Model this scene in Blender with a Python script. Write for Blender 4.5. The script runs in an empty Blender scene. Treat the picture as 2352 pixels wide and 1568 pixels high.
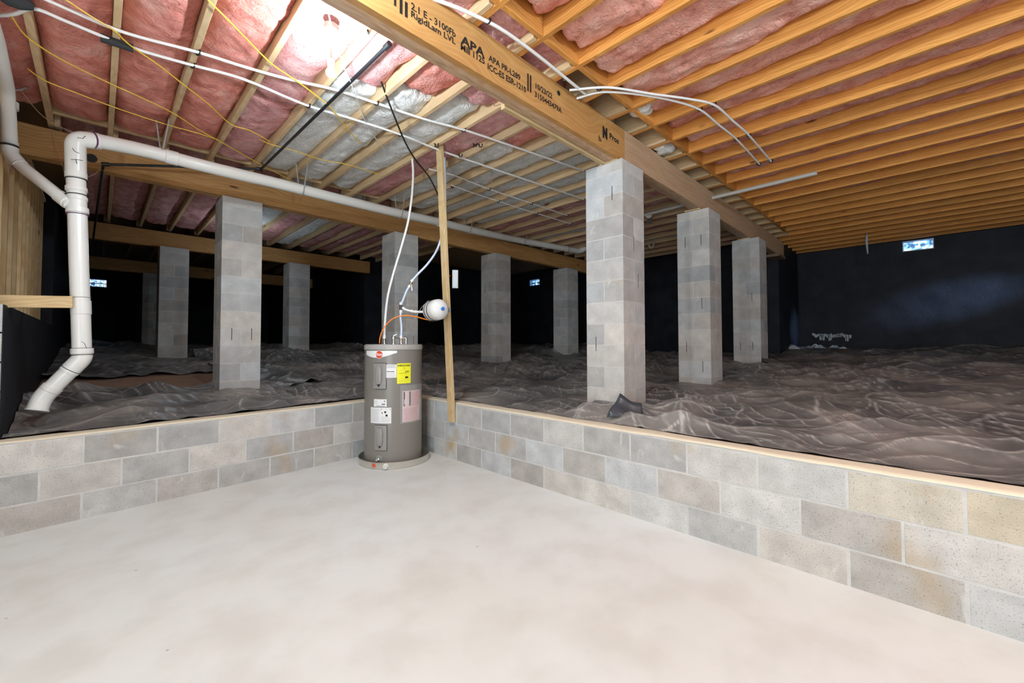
import bpy, bmesh, math, random
import numpy as np
from mathutils import Vector, Matrix

# ------------------------------------------------------------------ camera, world, light, exposure
SC = bpy.context.scene
F_PX, PITCH, ROLL, CX, CY, CAMH = 951.5, math.radians(1.54), math.radians(-0.10), 1176.0, 764.5, 1.24
Q = 2 ** -.5


def ray(px, py):
    x, y, z = (px - CX) / F_PX, 1.0, -(py - CY) / F_PX
    c, s = math.cos(ROLL), math.sin(ROLL)
    x, z = x * c - z * s, x * s + z * c
    c, s = math.cos(PITCH), math.sin(PITCH)
    y, z = y * c - z * s, y * s + z * c
    return Vector((Q * (x + y), Q * (y - x), z))


def at(px, py, X=None, Y=None, Z=None, D=None):
    """surveyed point: where a sight line from the tripod meets a known plane of the building"""
    d = ray(px, py)
    if X is not None: k = X / d.x
    elif Y is not None: k = Y / d.y
    elif Z is not None: k = (Z - CAMH) / d.z
    else: k = D / (Q * (d.x + d.y))
    return Vector((0, 0, CAMH)) + d * k


cam_data = bpy.data.cameras.new('camera')
cam = bpy.data.objects.new('camera', cam_data)
SC.collection.objects.link(cam)
fw = ray(CX, CY).normalized()
rt = (ray(CX + 1, CY) - ray(CX, CY)).normalized()
up = rt.cross(fw).normalized()
cam.matrix_world = Matrix(((rt.x, up.x, -fw.x, 0), (rt.y, up.y, -fw.y, 0), (rt.z, up.z, -fw.z, CAMH), (0, 0, 0, 1)))
cam_data.sensor_width = 36
cam_data.lens = 36 * F_PX / 2352
cam_data.shift_y = (CY - 784) / 2352
cam_data.clip_start = .05
SC.camera = cam

W = bpy.data.worlds.new('sky'); SC.world = W; W.use_nodes = True
W.node_tree.nodes['Background'].inputs[0].default_value = (.35, .55, 1, 1)
W.node_tree.nodes['Background'].inputs[1].default_value = 1.2
SC.view_settings.view_transform = 'Standard'
SC.view_settings.look = 'None'
SC.view_settings.gamma = 1
SC.view_settings.use_curve_mapping = False
SC.view_settings.exposure = 0.93
BULB1 = at(760, 165, Z=2.98)
BULB2 = Vector((.25, 1.55, 3.05))
BULB_FILL_COL = (.78, .95, 1.08)
BULBS_AND_FILL = [(BULB1, 74, BULB_FILL_COL, .04), (BULB2, 52, BULB_FILL_COL, .04), (Vector((2.1, -1.3, 3.05)), 62, BULB_FILL_COL, .05), (Vector((6.8, -3.0, 3.05)), 10, BULB_FILL_COL, .05), (Vector((1.74, 8.18, 2.72)), 5, BULB_FILL_COL, .05)]  # first bulb visible, second inferred; the other three are unseen added fill
for p, e, c, r in BULBS_AND_FILL:
    L = bpy.data.lights.new('bulb_or_fill_light', 'POINT'); L.energy = e; L.color = c; L.shadow_soft_size = r
    o = bpy.data.objects.new('bulb_or_fill_light', L); o.location = p; SC.collection.objects.link(o)
# added soft fill from behind the viewer's left shoulder, no door stands there
L = bpy.data.lights.new('fill_left', 'AREA'); L.shape = 'RECTANGLE'; L.size = 2.4; L.size_y = 2.0; L.energy = 100; L.color = (.86, .95, 1)
o = bpy.data.objects.new('fill_left', L); o.matrix_world = Matrix(((0, 0, -1, -3.1), (1, 0, 0, -1.2), (0, -1, 0, 1.25), (0, 0, 0, 1))); SC.collection.objects.link(o)
# added bluish spots, assumed daylight; no vent is built where they stand
for src, dst, en, an in (((9.6, -4.5, 3.12), (11.3, -.35, 2.05), 1200, 12), ((9.6, -4.5, 3.12), (10.9, 2.05, 1.55), 900, 9)):
    L = bpy.data.lights.new('assumed_daylight_spot', 'SPOT'); L.energy = en; L.color = (.40, .62, 1); L.spot_size = math.radians(an); L.spot_blend = 1; L.shadow_soft_size = .1
    o = bpy.data.objects.new('assumed_daylight_spot', L); o.location = src; o.rotation_euler = (Vector(dst) - Vector(src)).to_track_quat('-Z', 'Y').to_euler(); SC.collection.objects.link(o)

rnd = random.Random(7)
# ------------------------------------------------------------------ materials
MATS = {}


def nt_new(name):
    m = bpy.data.materials.new(name); m.use_nodes = True
    MATS[name] = m
    nt = m.node_tree
    return m, nt, nt.nodes['Principled BSDF'], nt.nodes, nt.links


def simple(name, col, rough=.5, metal=0., bump=0., bscale=60, noise=0., nscale=5, emit=None, alpha=None, spec=None, trans=0):
    m, nt, b, N, L = nt_new(name)
    b.inputs['Base Color'].default_value = (*col, 1)
    b.inputs['Roughness'].default_value = rough
    b.inputs['Metallic'].default_value = metal
    if spec is not None: b.inputs['Specular IOR Level'].default_value = spec
    if trans: b.inputs['Transmission Weight'].default_value = trans
    if emit:
        b.inputs['Emission Color'].default_value = (*emit[0], 1); b.inputs['Emission Strength'].default_value = emit[1]
    if alpha is not None: b.inputs['Alpha'].default_value = alpha
    tc = N.new('ShaderNodeTexCoord')
    if noise:
        n = N.new('ShaderNodeTexNoise'); n.inputs['Scale'].default_value = nscale; n.inputs['Detail'].default_value = 6
        L.new(tc.outputs['Object'], n.inputs['Vector'])
        mx = N.new('ShaderNodeMix'); mx.data_type = 'RGBA'
        mx.inputs['A'].default_value = (*[c * (1 - noise) for c in col], 1); mx.inputs['B'].default_value = (*[min(1, c * (1 + noise)) for c in col], 1)
        L.new(n.outputs['Fac'], mx.inputs['Factor']); L.new(mx.outputs['Result'], b.inputs['Base Color'])
    if bump:
        n2 = N.new('ShaderNodeTexNoise'); n2.inputs['Scale'].default_value = bscale; n2.inputs['Detail'].default_value = 5
        L.new(tc.outputs['Object'], n2.inputs['Vector'])
        bp = N.new('ShaderNodeBump'); bp.inputs['Strength'].default_value = bump; bp.inputs['Distance'].default_value = .01
        L.new(n2.outputs['Fac'], bp.inputs['Height']); L.new(bp.outputs['Normal'], b.inputs['Normal'])
    return m


def ramp(N, pts):
    r = N.new('ShaderNodeValToRGB'); e = r.color_ramp.elements
    while len(e) < len(pts): e.new(.5)
    for i, (p, c) in enumerate(pts): e[i].position = p; e[i].color = (*c, 1) if len(c) == 3 else c
    return r


def wood(name, dark, light, knot=(.10, .035, .012), scale=1., knots=True, figure=.2):
    """timber: grain runs along the object's own X"""
    m, nt, b, N, L = nt_new(name)
    tc = N.new('ShaderNodeTexCoord'); oi = N.new('ShaderNodeObjectInfo')
    off = N.new('ShaderNodeVectorMath'); off.operation = 'SCALE'; off.inputs['Scale'].default_value = 37.
    cb = N.new('ShaderNodeCombineXYZ')
    for k in range(3): L.new(oi.outputs['Random'], cb.inputs[k])
    L.new(cb.outputs[0], off.inputs[0])
    ad = N.new('ShaderNodeVectorMath'); L.new(tc.outputs['Object'], ad.inputs[0]); L.new(off.outputs[0], ad.inputs[1])
    # low frequency warp
    nw = N.new('ShaderNodeTexNoise'); nw.inputs['Scale'].default_value = 1.3; nw.inputs['Detail'].default_value = 2
    L.new(ad.outputs[0], nw.inputs['Vector'])
    mp = N.new('ShaderNodeMapping'); mp.inputs['Scale'].default_value = (.35 * scale, 9 * scale, 9 * scale)
    L.new(ad.outputs[0], mp.inputs['Vector'])
    wv = N.new('ShaderNodeVectorMath'); wv.operation = 'MULTIPLY_ADD'; wv.inputs[1].default_value = (2.2, 2.2, 2.2)
    L.new(nw.outputs['Color'], wv.inputs[0]); L.new(mp.outputs[0], wv.inputs[2])
    n1 = N.new('ShaderNodeTexNoise'); n1.inputs['Scale'].default_value = 2.2; n1.inputs['Detail'].default_value = 5; n1.inputs['Roughness'].default_value = .62
    L.new(wv.outputs[0], n1.inputs['Vector'])
    ws = N.new('ShaderNodeTexWave'); ws.wave_type = 'BANDS'; ws.bands_direction = 'Z'; ws.inputs['Scale'].default_value = 1.6
    ws.inputs['Distortion'].default_value = 7; ws.inputs['Detail'].default_value = 3; ws.inputs['Detail Scale'].default_value = 1.2
    L.new(wv.outputs[0], ws.inputs['Vector'])
    mx0 = N.new('ShaderNodeMix'); mx0.inputs['Factor'].default_value = figure
    L.new(n1.outputs['Fac'], mx0.inputs['A']); L.new(ws.outputs['Fac'], mx0.inputs['B'])
    r = ramp(N, [(.25, dark), (.5, tuple((a + c) / 2 for a, c in zip(dark, light))), (.75, light)])
    L.new(mx0.outputs['Result'], r.inputs[0])
    col = r.outputs[0]
    # per board tint
    hv = N.new('ShaderNodeHueSaturation'); mr = N.new('ShaderNodeMapRange'); mr.inputs['To Min'].default_value = .74; mr.inputs['To Max'].default_value = 1.12
    L.new(oi.outputs['Random'], mr.inputs[0]); L.new(mr.outputs[0], hv.inputs['Value']); L.new(col, hv.inputs['Color']); col = hv.outputs[0]
    if knots:
        mk = N.new('ShaderNodeMapping'); mk.inputs['Scale'].default_value = (1.5, 5.5, 5.5); L.new(ad.outputs[0], mk.inputs['Vector'])
        vo = N.new('ShaderNodeTexVoronoi'); vo.inputs['Scale'].default_value = .9; vo.inputs['Randomness'].default_value = 1
        L.new(mk.outputs[0], vo.inputs['Vector'])
        kr = ramp(N, [(.0, (1, 1, 1)), (.055, (.85, .85, .85)), (.085, (0, 0, 0))]); L.new(vo.outputs['Distance'], kr.inputs[0])
        mk2 = N.new('ShaderNodeMix'); mk2.data_type = 'RGBA'; L.new(kr.outputs[0], mk2.inputs['Factor']); L.new(col, mk2.inputs['A']); mk2.inputs['B'].default_value = (*knot, 1)
        col = mk2.outputs['Result']
    L.new(col, b.inputs['Base Color']); b.inputs['Roughness'].default_value = .6; b.inputs['Specular IOR Level'].default_value = .3
    bp = N.new('ShaderNodeBump'); bp.inputs['Strength'].default_value = .15; bp.inputs['Distance'].default_value = .004
    L.new(mx0.outputs['Result'], bp.inputs['Height']); L.new(bp.outputs['Normal'], b.inputs['Normal'])
    return m


def block_mat(name, lo, hi, stain=.0):
    """concrete masonry: face grain, holes and the cast colour of each block (tint attribute)"""
    m, nt, b, N, L = nt_new(name)
    tc = N.new('ShaderNodeTexCoord'); at_ = N.new('ShaderNodeAttribute'); at_.attribute_name = 'tint'
    n = N.new('ShaderNodeTexNoise'); n.inputs['Scale'].default_value = 7; n.inputs['Detail'].default_value = 6; L.new(tc.outputs['Object'], n.inputs['Vector'])
    r = ramp(N, [(.3, lo), (.7, hi)]); L.new(n.outputs['Fac'], r.inputs[0])
    mul = N.new('ShaderNodeMix'); mul.data_type = 'RGBA'; mul.blend_type = 'MULTIPLY'; mul.inputs['Factor'].default_value = 1
    L.new(r.outputs[0], mul.inputs['A']); L.new(at_.outputs['Color'], mul.inputs['B'])
    f = N.new('ShaderNodeTexNoise'); f.inputs['Scale'].default_value = 130; f.inputs['Detail'].default_value = 3; L.new(tc.outputs['Object'], f.inputs['Vector'])
    fr = ramp(N, [(.32, (.55, .55, .55)), (.42, (1, 1, 1)), (.62, (1, 1, 1)), (.75, (1.0, 1.0, 1.0))]); L.new(f.outputs['Fac'], fr.inputs[0])
    mul2 = N.new('ShaderNodeMix'); mul2.data_type = 'RGBA'; mul2.blend_type = 'MULTIPLY'; mul2.inputs['Factor'].default_value = .8
    L.new(mul.outputs['Result'], mul2.inputs['A']); L.new(fr.outputs[0], mul2.inputs['B'])
    # ochre clay stains with their own shape
    s = N.new('ShaderNodeTexNoise'); s.inputs['Scale'].default_value = 1.9; s.inputs['Detail'].default_value = 3; L.new(tc.outputs['Object'], s.inputs['Vector'])
    sr = ramp(N, [(.62, (0, 0, 0)), (.78, (.75, .75, .75))]); L.new(s.outputs['Fac'], sr.inputs[0])
    mx = N.new('ShaderNodeMix'); mx.data_type = 'RGBA'; L.new(sr.outputs[0], mx.inputs['Factor']); L.new(mul2.outputs['Result'], mx.inputs['A'])
    mx.inputs['B'].default_value = (.50, .33, .13, 1)
    # white efflorescence
    w = N.new('ShaderNodeTexNoise'); w.inputs['Scale'].default_value = 9; w.inputs['Detail'].default_value = 8; w.inputs['Distortion'].default_value = .6
    mpw = N.new('ShaderNodeMapping'); mpw.inputs['Scale'].default_value = (1, 1, .6); mpw.inputs['Location'].default_value = (3, 5, 1)
    L.new(tc.outputs['Object'], mpw.inputs['Vector']); L.new(mpw.outputs[0], w.inputs['Vector'])
    wr = ramp(N, [(.64, (0, 0, 0)), (.74, (.6, .6, .6))]); L.new(w.outputs['Fac'], wr.inputs[0])
    mx2 = N.new('ShaderNodeMix'); mx2.data_type = 'RGBA'; L.new(wr.outputs[0], mx2.inputs['Factor']); L.new(mx.outputs['Result'], mx2.inputs['A']); mx2.inputs['B'].default_value = (.72, .71, .69, 1)
    L.new(mx2.outputs['Result'], b.inputs['Base Color']); b.inputs['Roughness'].default_value = .92; b.inputs['Specular IOR Level'].default_value = .15
    bp = N.new('ShaderNodeBump'); bp.inputs['Strength'].default_value = .55; bp.inputs['Distance'].default_value = .006
    L.new(f.outputs['Fac'], bp.inputs['Height']); L.new(bp.outputs['Normal'], b.inputs['Normal'])
    return m


def fibre_mat(name, dark, mid, light):
    m, nt, b, N, L = nt_new(name)
    tc = N.new('ShaderNodeTexCoord')
    n0 = N.new('ShaderNodeTexNoise'); n0.inputs['Scale'].default_value = 3.0; n0.inputs['Detail'].default_value = 8; n0.inputs['Distortion'].default_value = 1.1; n0.inputs['Roughness'].default_value = .62
    L.new(tc.outputs['Object'], n0.inputs['Vector'])
    r = ramp(N, [(.28, dark), (.5, mid), (.74, light)]); L.new(n0.outputs['Fac'], r.inputs[0])
    v = N.new('ShaderNodeTexNoise'); v.inputs['Scale'].default_value = 5.5; v.inputs['Detail'].default_value = 3; v.inputs['Distortion'].default_value = 2.2
    L.new(tc.outputs['Object'], v.inputs['Vector'])
    sub = N.new('ShaderNodeMath'); sub.operation = 'SUBTRACT'; sub.inputs[1].default_value = .5; L.new(v.outputs['Fac'], sub.inputs[0])
    ab = N.new('ShaderNodeMath'); ab.operation = 'ABSOLUTE'; L.new(sub.outputs[0], ab.inputs[0])
    vr = ramp(N, [(0, (.62, .5, .5)), (.025, (1, 1, 1))]); L.new(ab.outputs[0], vr.inputs[0])
    mu = N.new('ShaderNodeMix'); mu.data_type = 'RGBA'; mu.blend_type = 'MULTIPLY'; mu.inputs['Factor'].default_value = .55
    L.new(r.outputs[0], mu.inputs['A']); L.new(vr.outputs[0], mu.inputs['B']); L.new(mu.outputs['Result'], b.inputs['Base Color'])
    b.inputs['Roughness'].default_value = 1; b.inputs['Specular IOR Level'].default_value = .05
    f = N.new('ShaderNodeTexNoise'); f.inputs['Scale'].default_value = 26; f.inputs['Detail'].default_value = 6; f.inputs['Distortion'].default_value = 1.5; L.new(tc.outputs['Object'], f.inputs['Vector'])
    ad = N.new('ShaderNodeMath'); L.new(f.outputs['Fac'], ad.inputs[0]); L.new(n0.outputs['Fac'], ad.inputs[1])
    bp = N.new('ShaderNodeBump'); bp.inputs['Strength'].default_value = .7; bp.inputs['Distance'].default_value = .02
    L.new(ad.outputs[0], bp.inputs['Height']); L.new(bp.outputs['Normal'], b.inputs['Normal'])
    return m


wood('pine', (.58, .385, .205), (.77, .57, .345))  # paler pine; the haze around the bulb is put into its colour
wood('pine_right', (.58, .22, .045), (.86, .42, .11))
wood('pine_pale', (.66, .44, .20), (.84, .63, .36), scale=.8)
wood('girder_wood', (.47, .22, .07), (.68, .40, .16), scale=.8)
wood('laminate', (.56, .26, .075), (.78, .44, .16), scale=.5, knots=False, figure=.12)
wood('laminate_edge', (.46, .27, .15), (.66, .46, .30), scale=1.6, knots=False)
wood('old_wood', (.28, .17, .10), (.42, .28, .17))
block_mat('block', (.45, .435, .415), (.62, .60, .575))
block_mat('pier_block', (.48, .465, .445), (.62, .60, .575))
simple('mortar', (.60, .585, .56), .95, bump=.6, bscale=40, noise=.22, nscale=9)
simple('wall_cap', (.84, .73, .55), .9, bump=.3, bscale=30, noise=.08, nscale=4)
simple('gap_shade', (.03, .028, .026), .9)  # near-black for grooves and holes, also the painted panel outline shadow
fibre_mat('fibre_pink', (.52, .15, .115), (.78, .30, .245), (.88, .48, .41))
fibre_mat('fibre_mauve', (.52, .21, .20), (.72, .36, .35), (.84, .55, .52))
fibre_mat('fibre_salmon', (.62, .22, .16), (.90, .43, .34), (.95, .62, .53))
fibre_mat('fibre_white', (.70, .69, .65), (.82, .81, .78), (.90, .89, .87))
simple('pvc', (.84, .82, .78), .28, noise=.03, nscale=3)
simple('pvc_dull', (.55, .51, .46), .4)  # greyer, darker white for the far waste pipe and trap
simple('ink', (.012, .010, .010), .7)
simple('purple_primer', (.16, .05, .12), .5)
simple('pex_white', (.82, .80, .78), .35)
simple('pex_blue', (.62, .70, .86), .3)
simple('black_pipe', (.012, .014, .017), .35)
simple('black_plastic', (.01, .01, .01), .4)
simple('yellow_cable', (.80, .50, .05), .4)
simple('tan_cable', (.66, .42, .30), .5)
simple('fresh_film', (.055, .062, .072), .28)
simple('orange_cable', (.95, .28, .04), .4)
simple('grey_cable', (.38, .37, .36), .45)
simple('white_string', (.75, .74, .72), .6)
simple('sleeve', (.035, .036, .038), .9, bump=.3, bscale=80)
simple('heater_paint', (.235, .215, .19), .34, noise=.03, nscale=2)
simple('heater_lid', (.42, .40, .37), .38)
simple('panel_paint', (.30, .285, .265), .33)
simple('chrome', (.72, .70, .67), .22, 1)
simple('brass', (.45, .36, .25), .35, 1)
simple('aluminium', (.70, .67, .61), .32, .85, noise=.1, nscale=8)
simple('white_paint', (.86, .86, .85), .5)
simple('red_logo', (.78, .07, .03), .4)
simple('yellow_label', (.93, .90, .02), .5)
simple('paper', (.86, .85, .84), .7)
simple('pink_paper', (.82, .58, .58), .7, noise=.15, nscale=20)
simple('pink_ink', (.55, .22, .24), .7)
simple('grey_ink', (.35, .33, .36), .7)
simple('red_ink', (.65, .10, .06), .6)
simple('film', (.8, .8, .8), .12, alpha=.22)
simple('tank_white', (.74, .72, .69), .3)
simple('blue_cap', (.02, .16, .62), .35)
simple('strap_steel', (.10, .09, .08), .4, .8)
simple('box_grey', (.50, .52, .53), .4, .2)
simple('bulb_glass', (1, 1, 1), .3, emit=((1, .95, .88), 60))
simple('porcelain', (.8, .8, .78), .3)
simple('vent_frame', (.42, .50, .58), .5, .3)
simple('osb', (.45, .28, .14), .8, bump=.2, bscale=25, noise=.3, nscale=18)
simple('subfloor_wood', (.40, .25, .12), .8, noise=.25, nscale=6)
simple('dirt', (.34, .21, .14), 1., bump=.8, bscale=14, noise=.3, nscale=4)
simple('debris_white', (.50, .54, .58), .8, bump=.3, bscale=30)
m, nt, b, N, L = nt_new('daylight')      # open sky and sunlit garden seen through the vent mesh
tc = N.new('ShaderNodeTexCoord'); n = N.new('ShaderNodeTexNoise'); n.inputs['Scale'].default_value = 14; n.inputs['Detail'].default_value = 4
L.new(tc.outputs['Object'], n.inputs['Vector'])
r = ramp(N, [(.42, (.02, .05, .12)), (.54, (.16, .38, .72)), (.66, (.9, .97, 1))]); L.new(n.outputs['Fac'], r.inputs[0])
b.inputs['Base Color'].default_value = (0, 0, 0, 1); L.new(r.outputs[0], b.inputs['Emission Color']); b.inputs['Emission Strength'].default_value = 2.2

# black damp-proof coating
m, nt, b, N, L = nt_new('black_coating')
tc = N.new('ShaderNodeTexCoord')
n = N.new('ShaderNodeTexNoise'); n.inputs['Scale'].default_value = 3; n.inputs['Detail'].default_value = 8; L.new(tc.outputs['Object'], n.inputs['Vector'])
r = ramp(N, [(.3, (.006, .007, .011)), (.7, (.020, .021, .029))]); L.new(n.outputs['Fac'], r.inputs[0]); L.new(r.outputs[0], b.inputs['Base Color'])
b.inputs['Roughness'].default_value = .62; b.inputs['Specular IOR Level'].default_value = .3
n2 = N.new('ShaderNodeTexNoise'); n2.inputs['Scale'].default_value = 25; n2.inputs['Detail'].default_value = 6; L.new(tc.outputs['Object'], n2.inputs['Vector'])
bp = N.new('ShaderNodeBump'); bp.inputs['Strength'].default_value = .4; bp.inputs['Distance'].default_value = .01
L.new(n2.outputs['Fac'], bp.inputs['Height']); L.new(bp.outputs['Normal'], b.inputs['Normal'])

# dusty black polyethylene
m, nt, b, N, L = nt_new('poly_sheet')
tc = N.new('ShaderNodeTexCoord')
n = N.new('ShaderNodeTexNoise'); n.inputs['Scale'].default_value = 1.3; n.inputs['Detail'].default_value = 9; n.inputs['Roughness'].default_value = .62; L.new(tc.outputs['Object'], n.inputs['Vector'])
r = ramp(N, [(.3, (.065, .067, .072)), (.46, (.150, .143, .137)), (.64, (.29, .26, .235))]); L.new(n.outputs['Fac'], r.inputs[0])
da = N.new('ShaderNodeAttribute'); da.attribute_name = 'dusty_highlight'
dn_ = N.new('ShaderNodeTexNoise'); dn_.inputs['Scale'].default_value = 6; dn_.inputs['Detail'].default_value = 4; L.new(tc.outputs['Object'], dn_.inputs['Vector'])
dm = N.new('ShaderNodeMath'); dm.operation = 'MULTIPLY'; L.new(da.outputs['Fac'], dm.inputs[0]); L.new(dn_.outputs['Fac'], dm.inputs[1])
mx = N.new('ShaderNodeMix'); mx.data_type = 'RGBA'; L.new(dm.outputs[0], mx.inputs['Factor']); L.new(r.outputs[0], mx.inputs['A']); mx.inputs['B'].default_value = (.85, .79, .73, 1)  # dusty fold crests, with their bright highlights put into the colour
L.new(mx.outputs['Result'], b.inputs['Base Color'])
rr = ramp(N, [(.3, (.27, .27, .27)), (.6, (.50, .50, .50))]); L.new(n.outputs['Fac'], rr.inputs[0]); L.new(rr.outputs[0], b.inputs['Roughness'])
b.inputs['Specular IOR Level'].default_value = .6
mp = N.new('ShaderNodeMapping'); mp.inputs['Scale'].default_value = (1, 1, 1); L.new(tc.outputs['Object'], mp.inputs['Vector'])
n2 = N.new('ShaderNodeTexNoise'); n2.inputs['Scale'].default_value = 9; n2.inputs['Detail'].default_value = 5; n2.inputs['Distortion'].default_value = 1.5; L.new(mp.outputs[0], n2.inputs['Vector'])
bp = N.new('ShaderNodeBump'); bp.inputs['Strength'].default_value = .3; bp.inputs['Distance'].default_value = .015
L.new(n2.outputs['Fac'], bp.inputs['Height']); L.new(bp.outputs['Normal'], b.inputs['Normal'])

# concrete slab
m, nt, b, N, L = nt_new('slab')
tc = N.new('ShaderNodeTexCoord')
n = N.new('ShaderNodeTexNoise'); n.inputs['Scale'].default_value = .9; n.inputs['Detail'].default_value = 5; L.new(tc.outputs['Object'], n.inputs['Vector'])
r = ramp(N, [(.3, (.76, .755, .70)), (.5, (.80, .81, .78)), (.7, (.82, .84, .825))]); L.new(n.outputs['Fac'], r.inputs[0])
n3 = N.new('ShaderNodeTexNoise'); n3.inputs['Scale'].default_value = 3.5; n3.inputs['Detail'].default_value = 8; L.new(tc.outputs['Object'], n3.inputs['Vector'])
r3 = ramp(N, [(.35, (.90, .885, .87)), (.55, (1, 1, 1))]); L.new(n3.outputs['Fac'], r3.inputs[0])
mu = N.new('ShaderNodeMix'); mu.data_type = 'RGBA'; mu.blend_type = 'MULTIPLY'; mu.inputs['Factor'].default_value = .7; L.new(r.outputs[0], mu.inputs['A']); L.new(r3.outputs[0], mu.inputs['B'])
vo = N.new('ShaderNodeTexVoronoi'); vo.inputs['Scale'].default_value = 5.; L.new(tc.outputs['Object'], vo.inputs['Vector'])
vr = ramp(N, [(.0, (1, 1, 1)), (.022, (.8, .8, .8)), (.035, (0, 0, 0))]); L.new(vo.outputs['Distance'], vr.inputs[0])
mx = N.new('ShaderNodeMix'); mx.data_type = 'RGBA'; L.new(vr.outputs[0], mx.inputs['Factor']); L.new(mu.outputs['Result'], mx.inputs['A']); mx.inputs['B'].default_value = (.34, .30, .27, 1)
L.new(mx.outputs['Result'], b.inputs['Base Color']); b.inputs['Roughness'].default_value = .55; b.inputs['Specular IOR Level'].default_value = .3
bp = N.new('ShaderNodeBump'); bp.inputs['Strength'].default_value = .08; bp.inputs['Distance'].default_value = .01
L.new(n3.outputs['Fac'], bp.inputs['Height']); L.new(bp.outputs['Normal'], b.inputs['Normal'])


# ------------------------------------------------------------------ mesh helpers
class MB:
    def __init__(s): s.v, s.f, s.m, s.t = [], [], [], []

    def add(s, vs, fs, mi=0, tint=(1, 1, 1)):
        k = len(s.v); s.v += [tuple(p) for p in vs]
        for f in fs: s.f.append([k + i for i in f]); s.m.append(mi); s.t.append(tint)
        return s

    def box(s, a, c, mi=0, tint=(1, 1, 1), M=None):
        x0, y0, z0 = a; x1, y1, z1 = c
        vs = [(x0, y0, z0), (x1, y0, z0), (x1, y1, z0), (x0, y1, z0), (x0, y0, z1), (x1, y0, z1), (x1, y1, z1), (x0, y1, z1)]
        if M is not None: vs = [M @ Vector(p) for p in vs]
        return s.add(vs, [(0, 3, 2, 1), (4, 5, 6, 7), (0, 1, 5, 4), (1, 2, 6, 5), (2, 3, 7, 6), (3, 0, 4, 7)], mi, tint)

    def tube(s, pts, r, n=12, mi=0, cap=True, smooth=0):
        P = [Vector(p) for p in pts]
        if smooth: P = spline(P, smooth)
        R = r if isinstance(r, (list, tuple)) else [r] * len(P)
        k = len(s.v); prev = None
        for i, p in enumerate(P):
            t = (P[min(i + 1, len(P) - 1)] - P[max(i - 1, 0)])
            t = t.normalized() if t.length > 1e-9 else Vector((0, 0, 1))
            if prev is None:
                a = Vector((0, 0, 1)) if abs(t.z) < .9 else Vector((1, 0, 0))
                u = t.cross(a).normalized()
            else:
                u = (prev - t * prev.dot(t)).normalized()
            prev = u; w = t.cross(u)
            for j in range(n):
                an = 2 * math.pi * j / n
                s.v.append(tuple(p + (u * math.cos(an) + w * math.sin(an)) * R[i]))
        for i in range(len(P) - 1):
            for j in range(n):
                s.f.append([k + i * n + j, k + i * n + (j + 1) % n, k + (i + 1) * n + (j + 1) % n, k + (i + 1) * n + j]); s.m.append(mi); s.t.append((1, 1, 1))
        if cap:
            s.f.append([k + j for j in range(n)][::-1]); s.m.append(mi); s.t.append((1, 1, 1))
            q = k + (len(P) - 1) * n
            s.f.append([q + j for j in range(n)]); s.m.append(mi); s.t.append((1, 1, 1))
        return s

    def lathe(s, prof, n=48, mi=0, M=None, cap=True):
        k = len(s.v)
        for (r, z) in prof:
            for j in range(n):
                a = 2 * math.pi * j / n; p = Vector((r * math.cos(a), r * math.sin(a), z))
                s.v.append(tuple(M @ p if M is not None else p))
        for i in range(len(prof) - 1):
            for j in range(n):
                s.f.append([k + i * n + j, k + i * n + (j + 1) % n, k + (i + 1) * n + (j + 1) % n, k + (i + 1) * n + j]); s.m.append(mi); s.t.append((1, 1, 1))
        if cap:
            s.f.append([k + j for j in range(n)][::-1]); s.m.append(mi); s.t.append((1, 1, 1))
            q = k + (len(prof) - 1) * n
            s.f.append([q + j for j in range(n)]); s.m.append(mi); s.t.append((1, 1, 1))
        return s

    def build(s, name, mats, parent=None, smooth=False, bevel=0, loc=None, rot=None, seg=1):
        me = bpy.data.meshes.new(name)
        me.from_pydata(s.v, [], s.f)
        mats = [mats] if isinstance(mats, str) else mats
        for q in mats: me.materials.append(MATS[q])
        me.polygons.foreach_set('material_index', s.m)
        if any(t != (1, 1, 1) for t in s.t) or 'block' in mats[0]:
            ca = me.color_attributes.new('tint', 'FLOAT_COLOR', 'CORNER')
            buf = []
            for f, t in zip(s.f, s.t): buf += [t[0], t[1], t[2], 1.] * len(f)
            ca.data.foreach_set('color', buf)
        if smooth:
            me.polygons.foreach_set('use_smooth', [True] * len(s.f))
            try: me.set_sharp_from_angle(angle=math.radians(40))
            except Exception: pass
        me.update()
        o = bpy.data.objects.new(name, me); SC.collection.objects.link(o)
        if parent is not None: o.parent = parent
        if loc is not None: o.location = loc
        if rot is not None: o.rotation_euler = rot
        if bevel:
            b_ = o.modifiers.new('bevel', 'BEVEL'); b_.width = bevel; b_.segments = seg; b_.limit_method = 'ANGLE'
        return o


def spline(P, n):
    out = []
    for i in range(len(P) - 1):
        p0, p1, p2, p3 = P[max(i - 1, 0)], P[i], P[i + 1], P[min(i + 2, len(P) - 1)]
        for k in range(n):
            t = k / n
            out.append(.5 * ((2 * p1) + (p2 - p0) * t + (2 * p0 - 5 * p1 + 4 * p2 - p3) * t * t + (3 * p1 - p0 - 3 * p2 + p3) * t ** 3))
    out.append(P[-1]); return out


def fillet(P, r, n=6):
    """polyline with rounded bends"""
    P = [Vector(p) for p in P]; out = [P[0]]
    for i in range(1, len(P) - 1):
        a, b_, c = P[i - 1], P[i], P[i + 1]
        d1, d2 = (a - b_), (c - b_); k = min(r, d1.length * .45, d2.length * .45)
        s_, e = b_ + d1.normalized() * k, b_ + d2.normalized() * k
        for j in range(n + 1):
            t = j / n; out.append(s_ * (1 - t) ** 2 + b_ * 2 * t * (1 - t) + e * t * t)
    out.append(P[-1]); return out


def tag(o, label=None, cat=None, group=None, kind=None):
    if label: o['label'] = label
    if cat: o['category'] = cat
    if group: o['group'] = group
    if kind: o['kind'] = kind
    elif cat: o['kind'] = 'thing'
    return o


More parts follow.
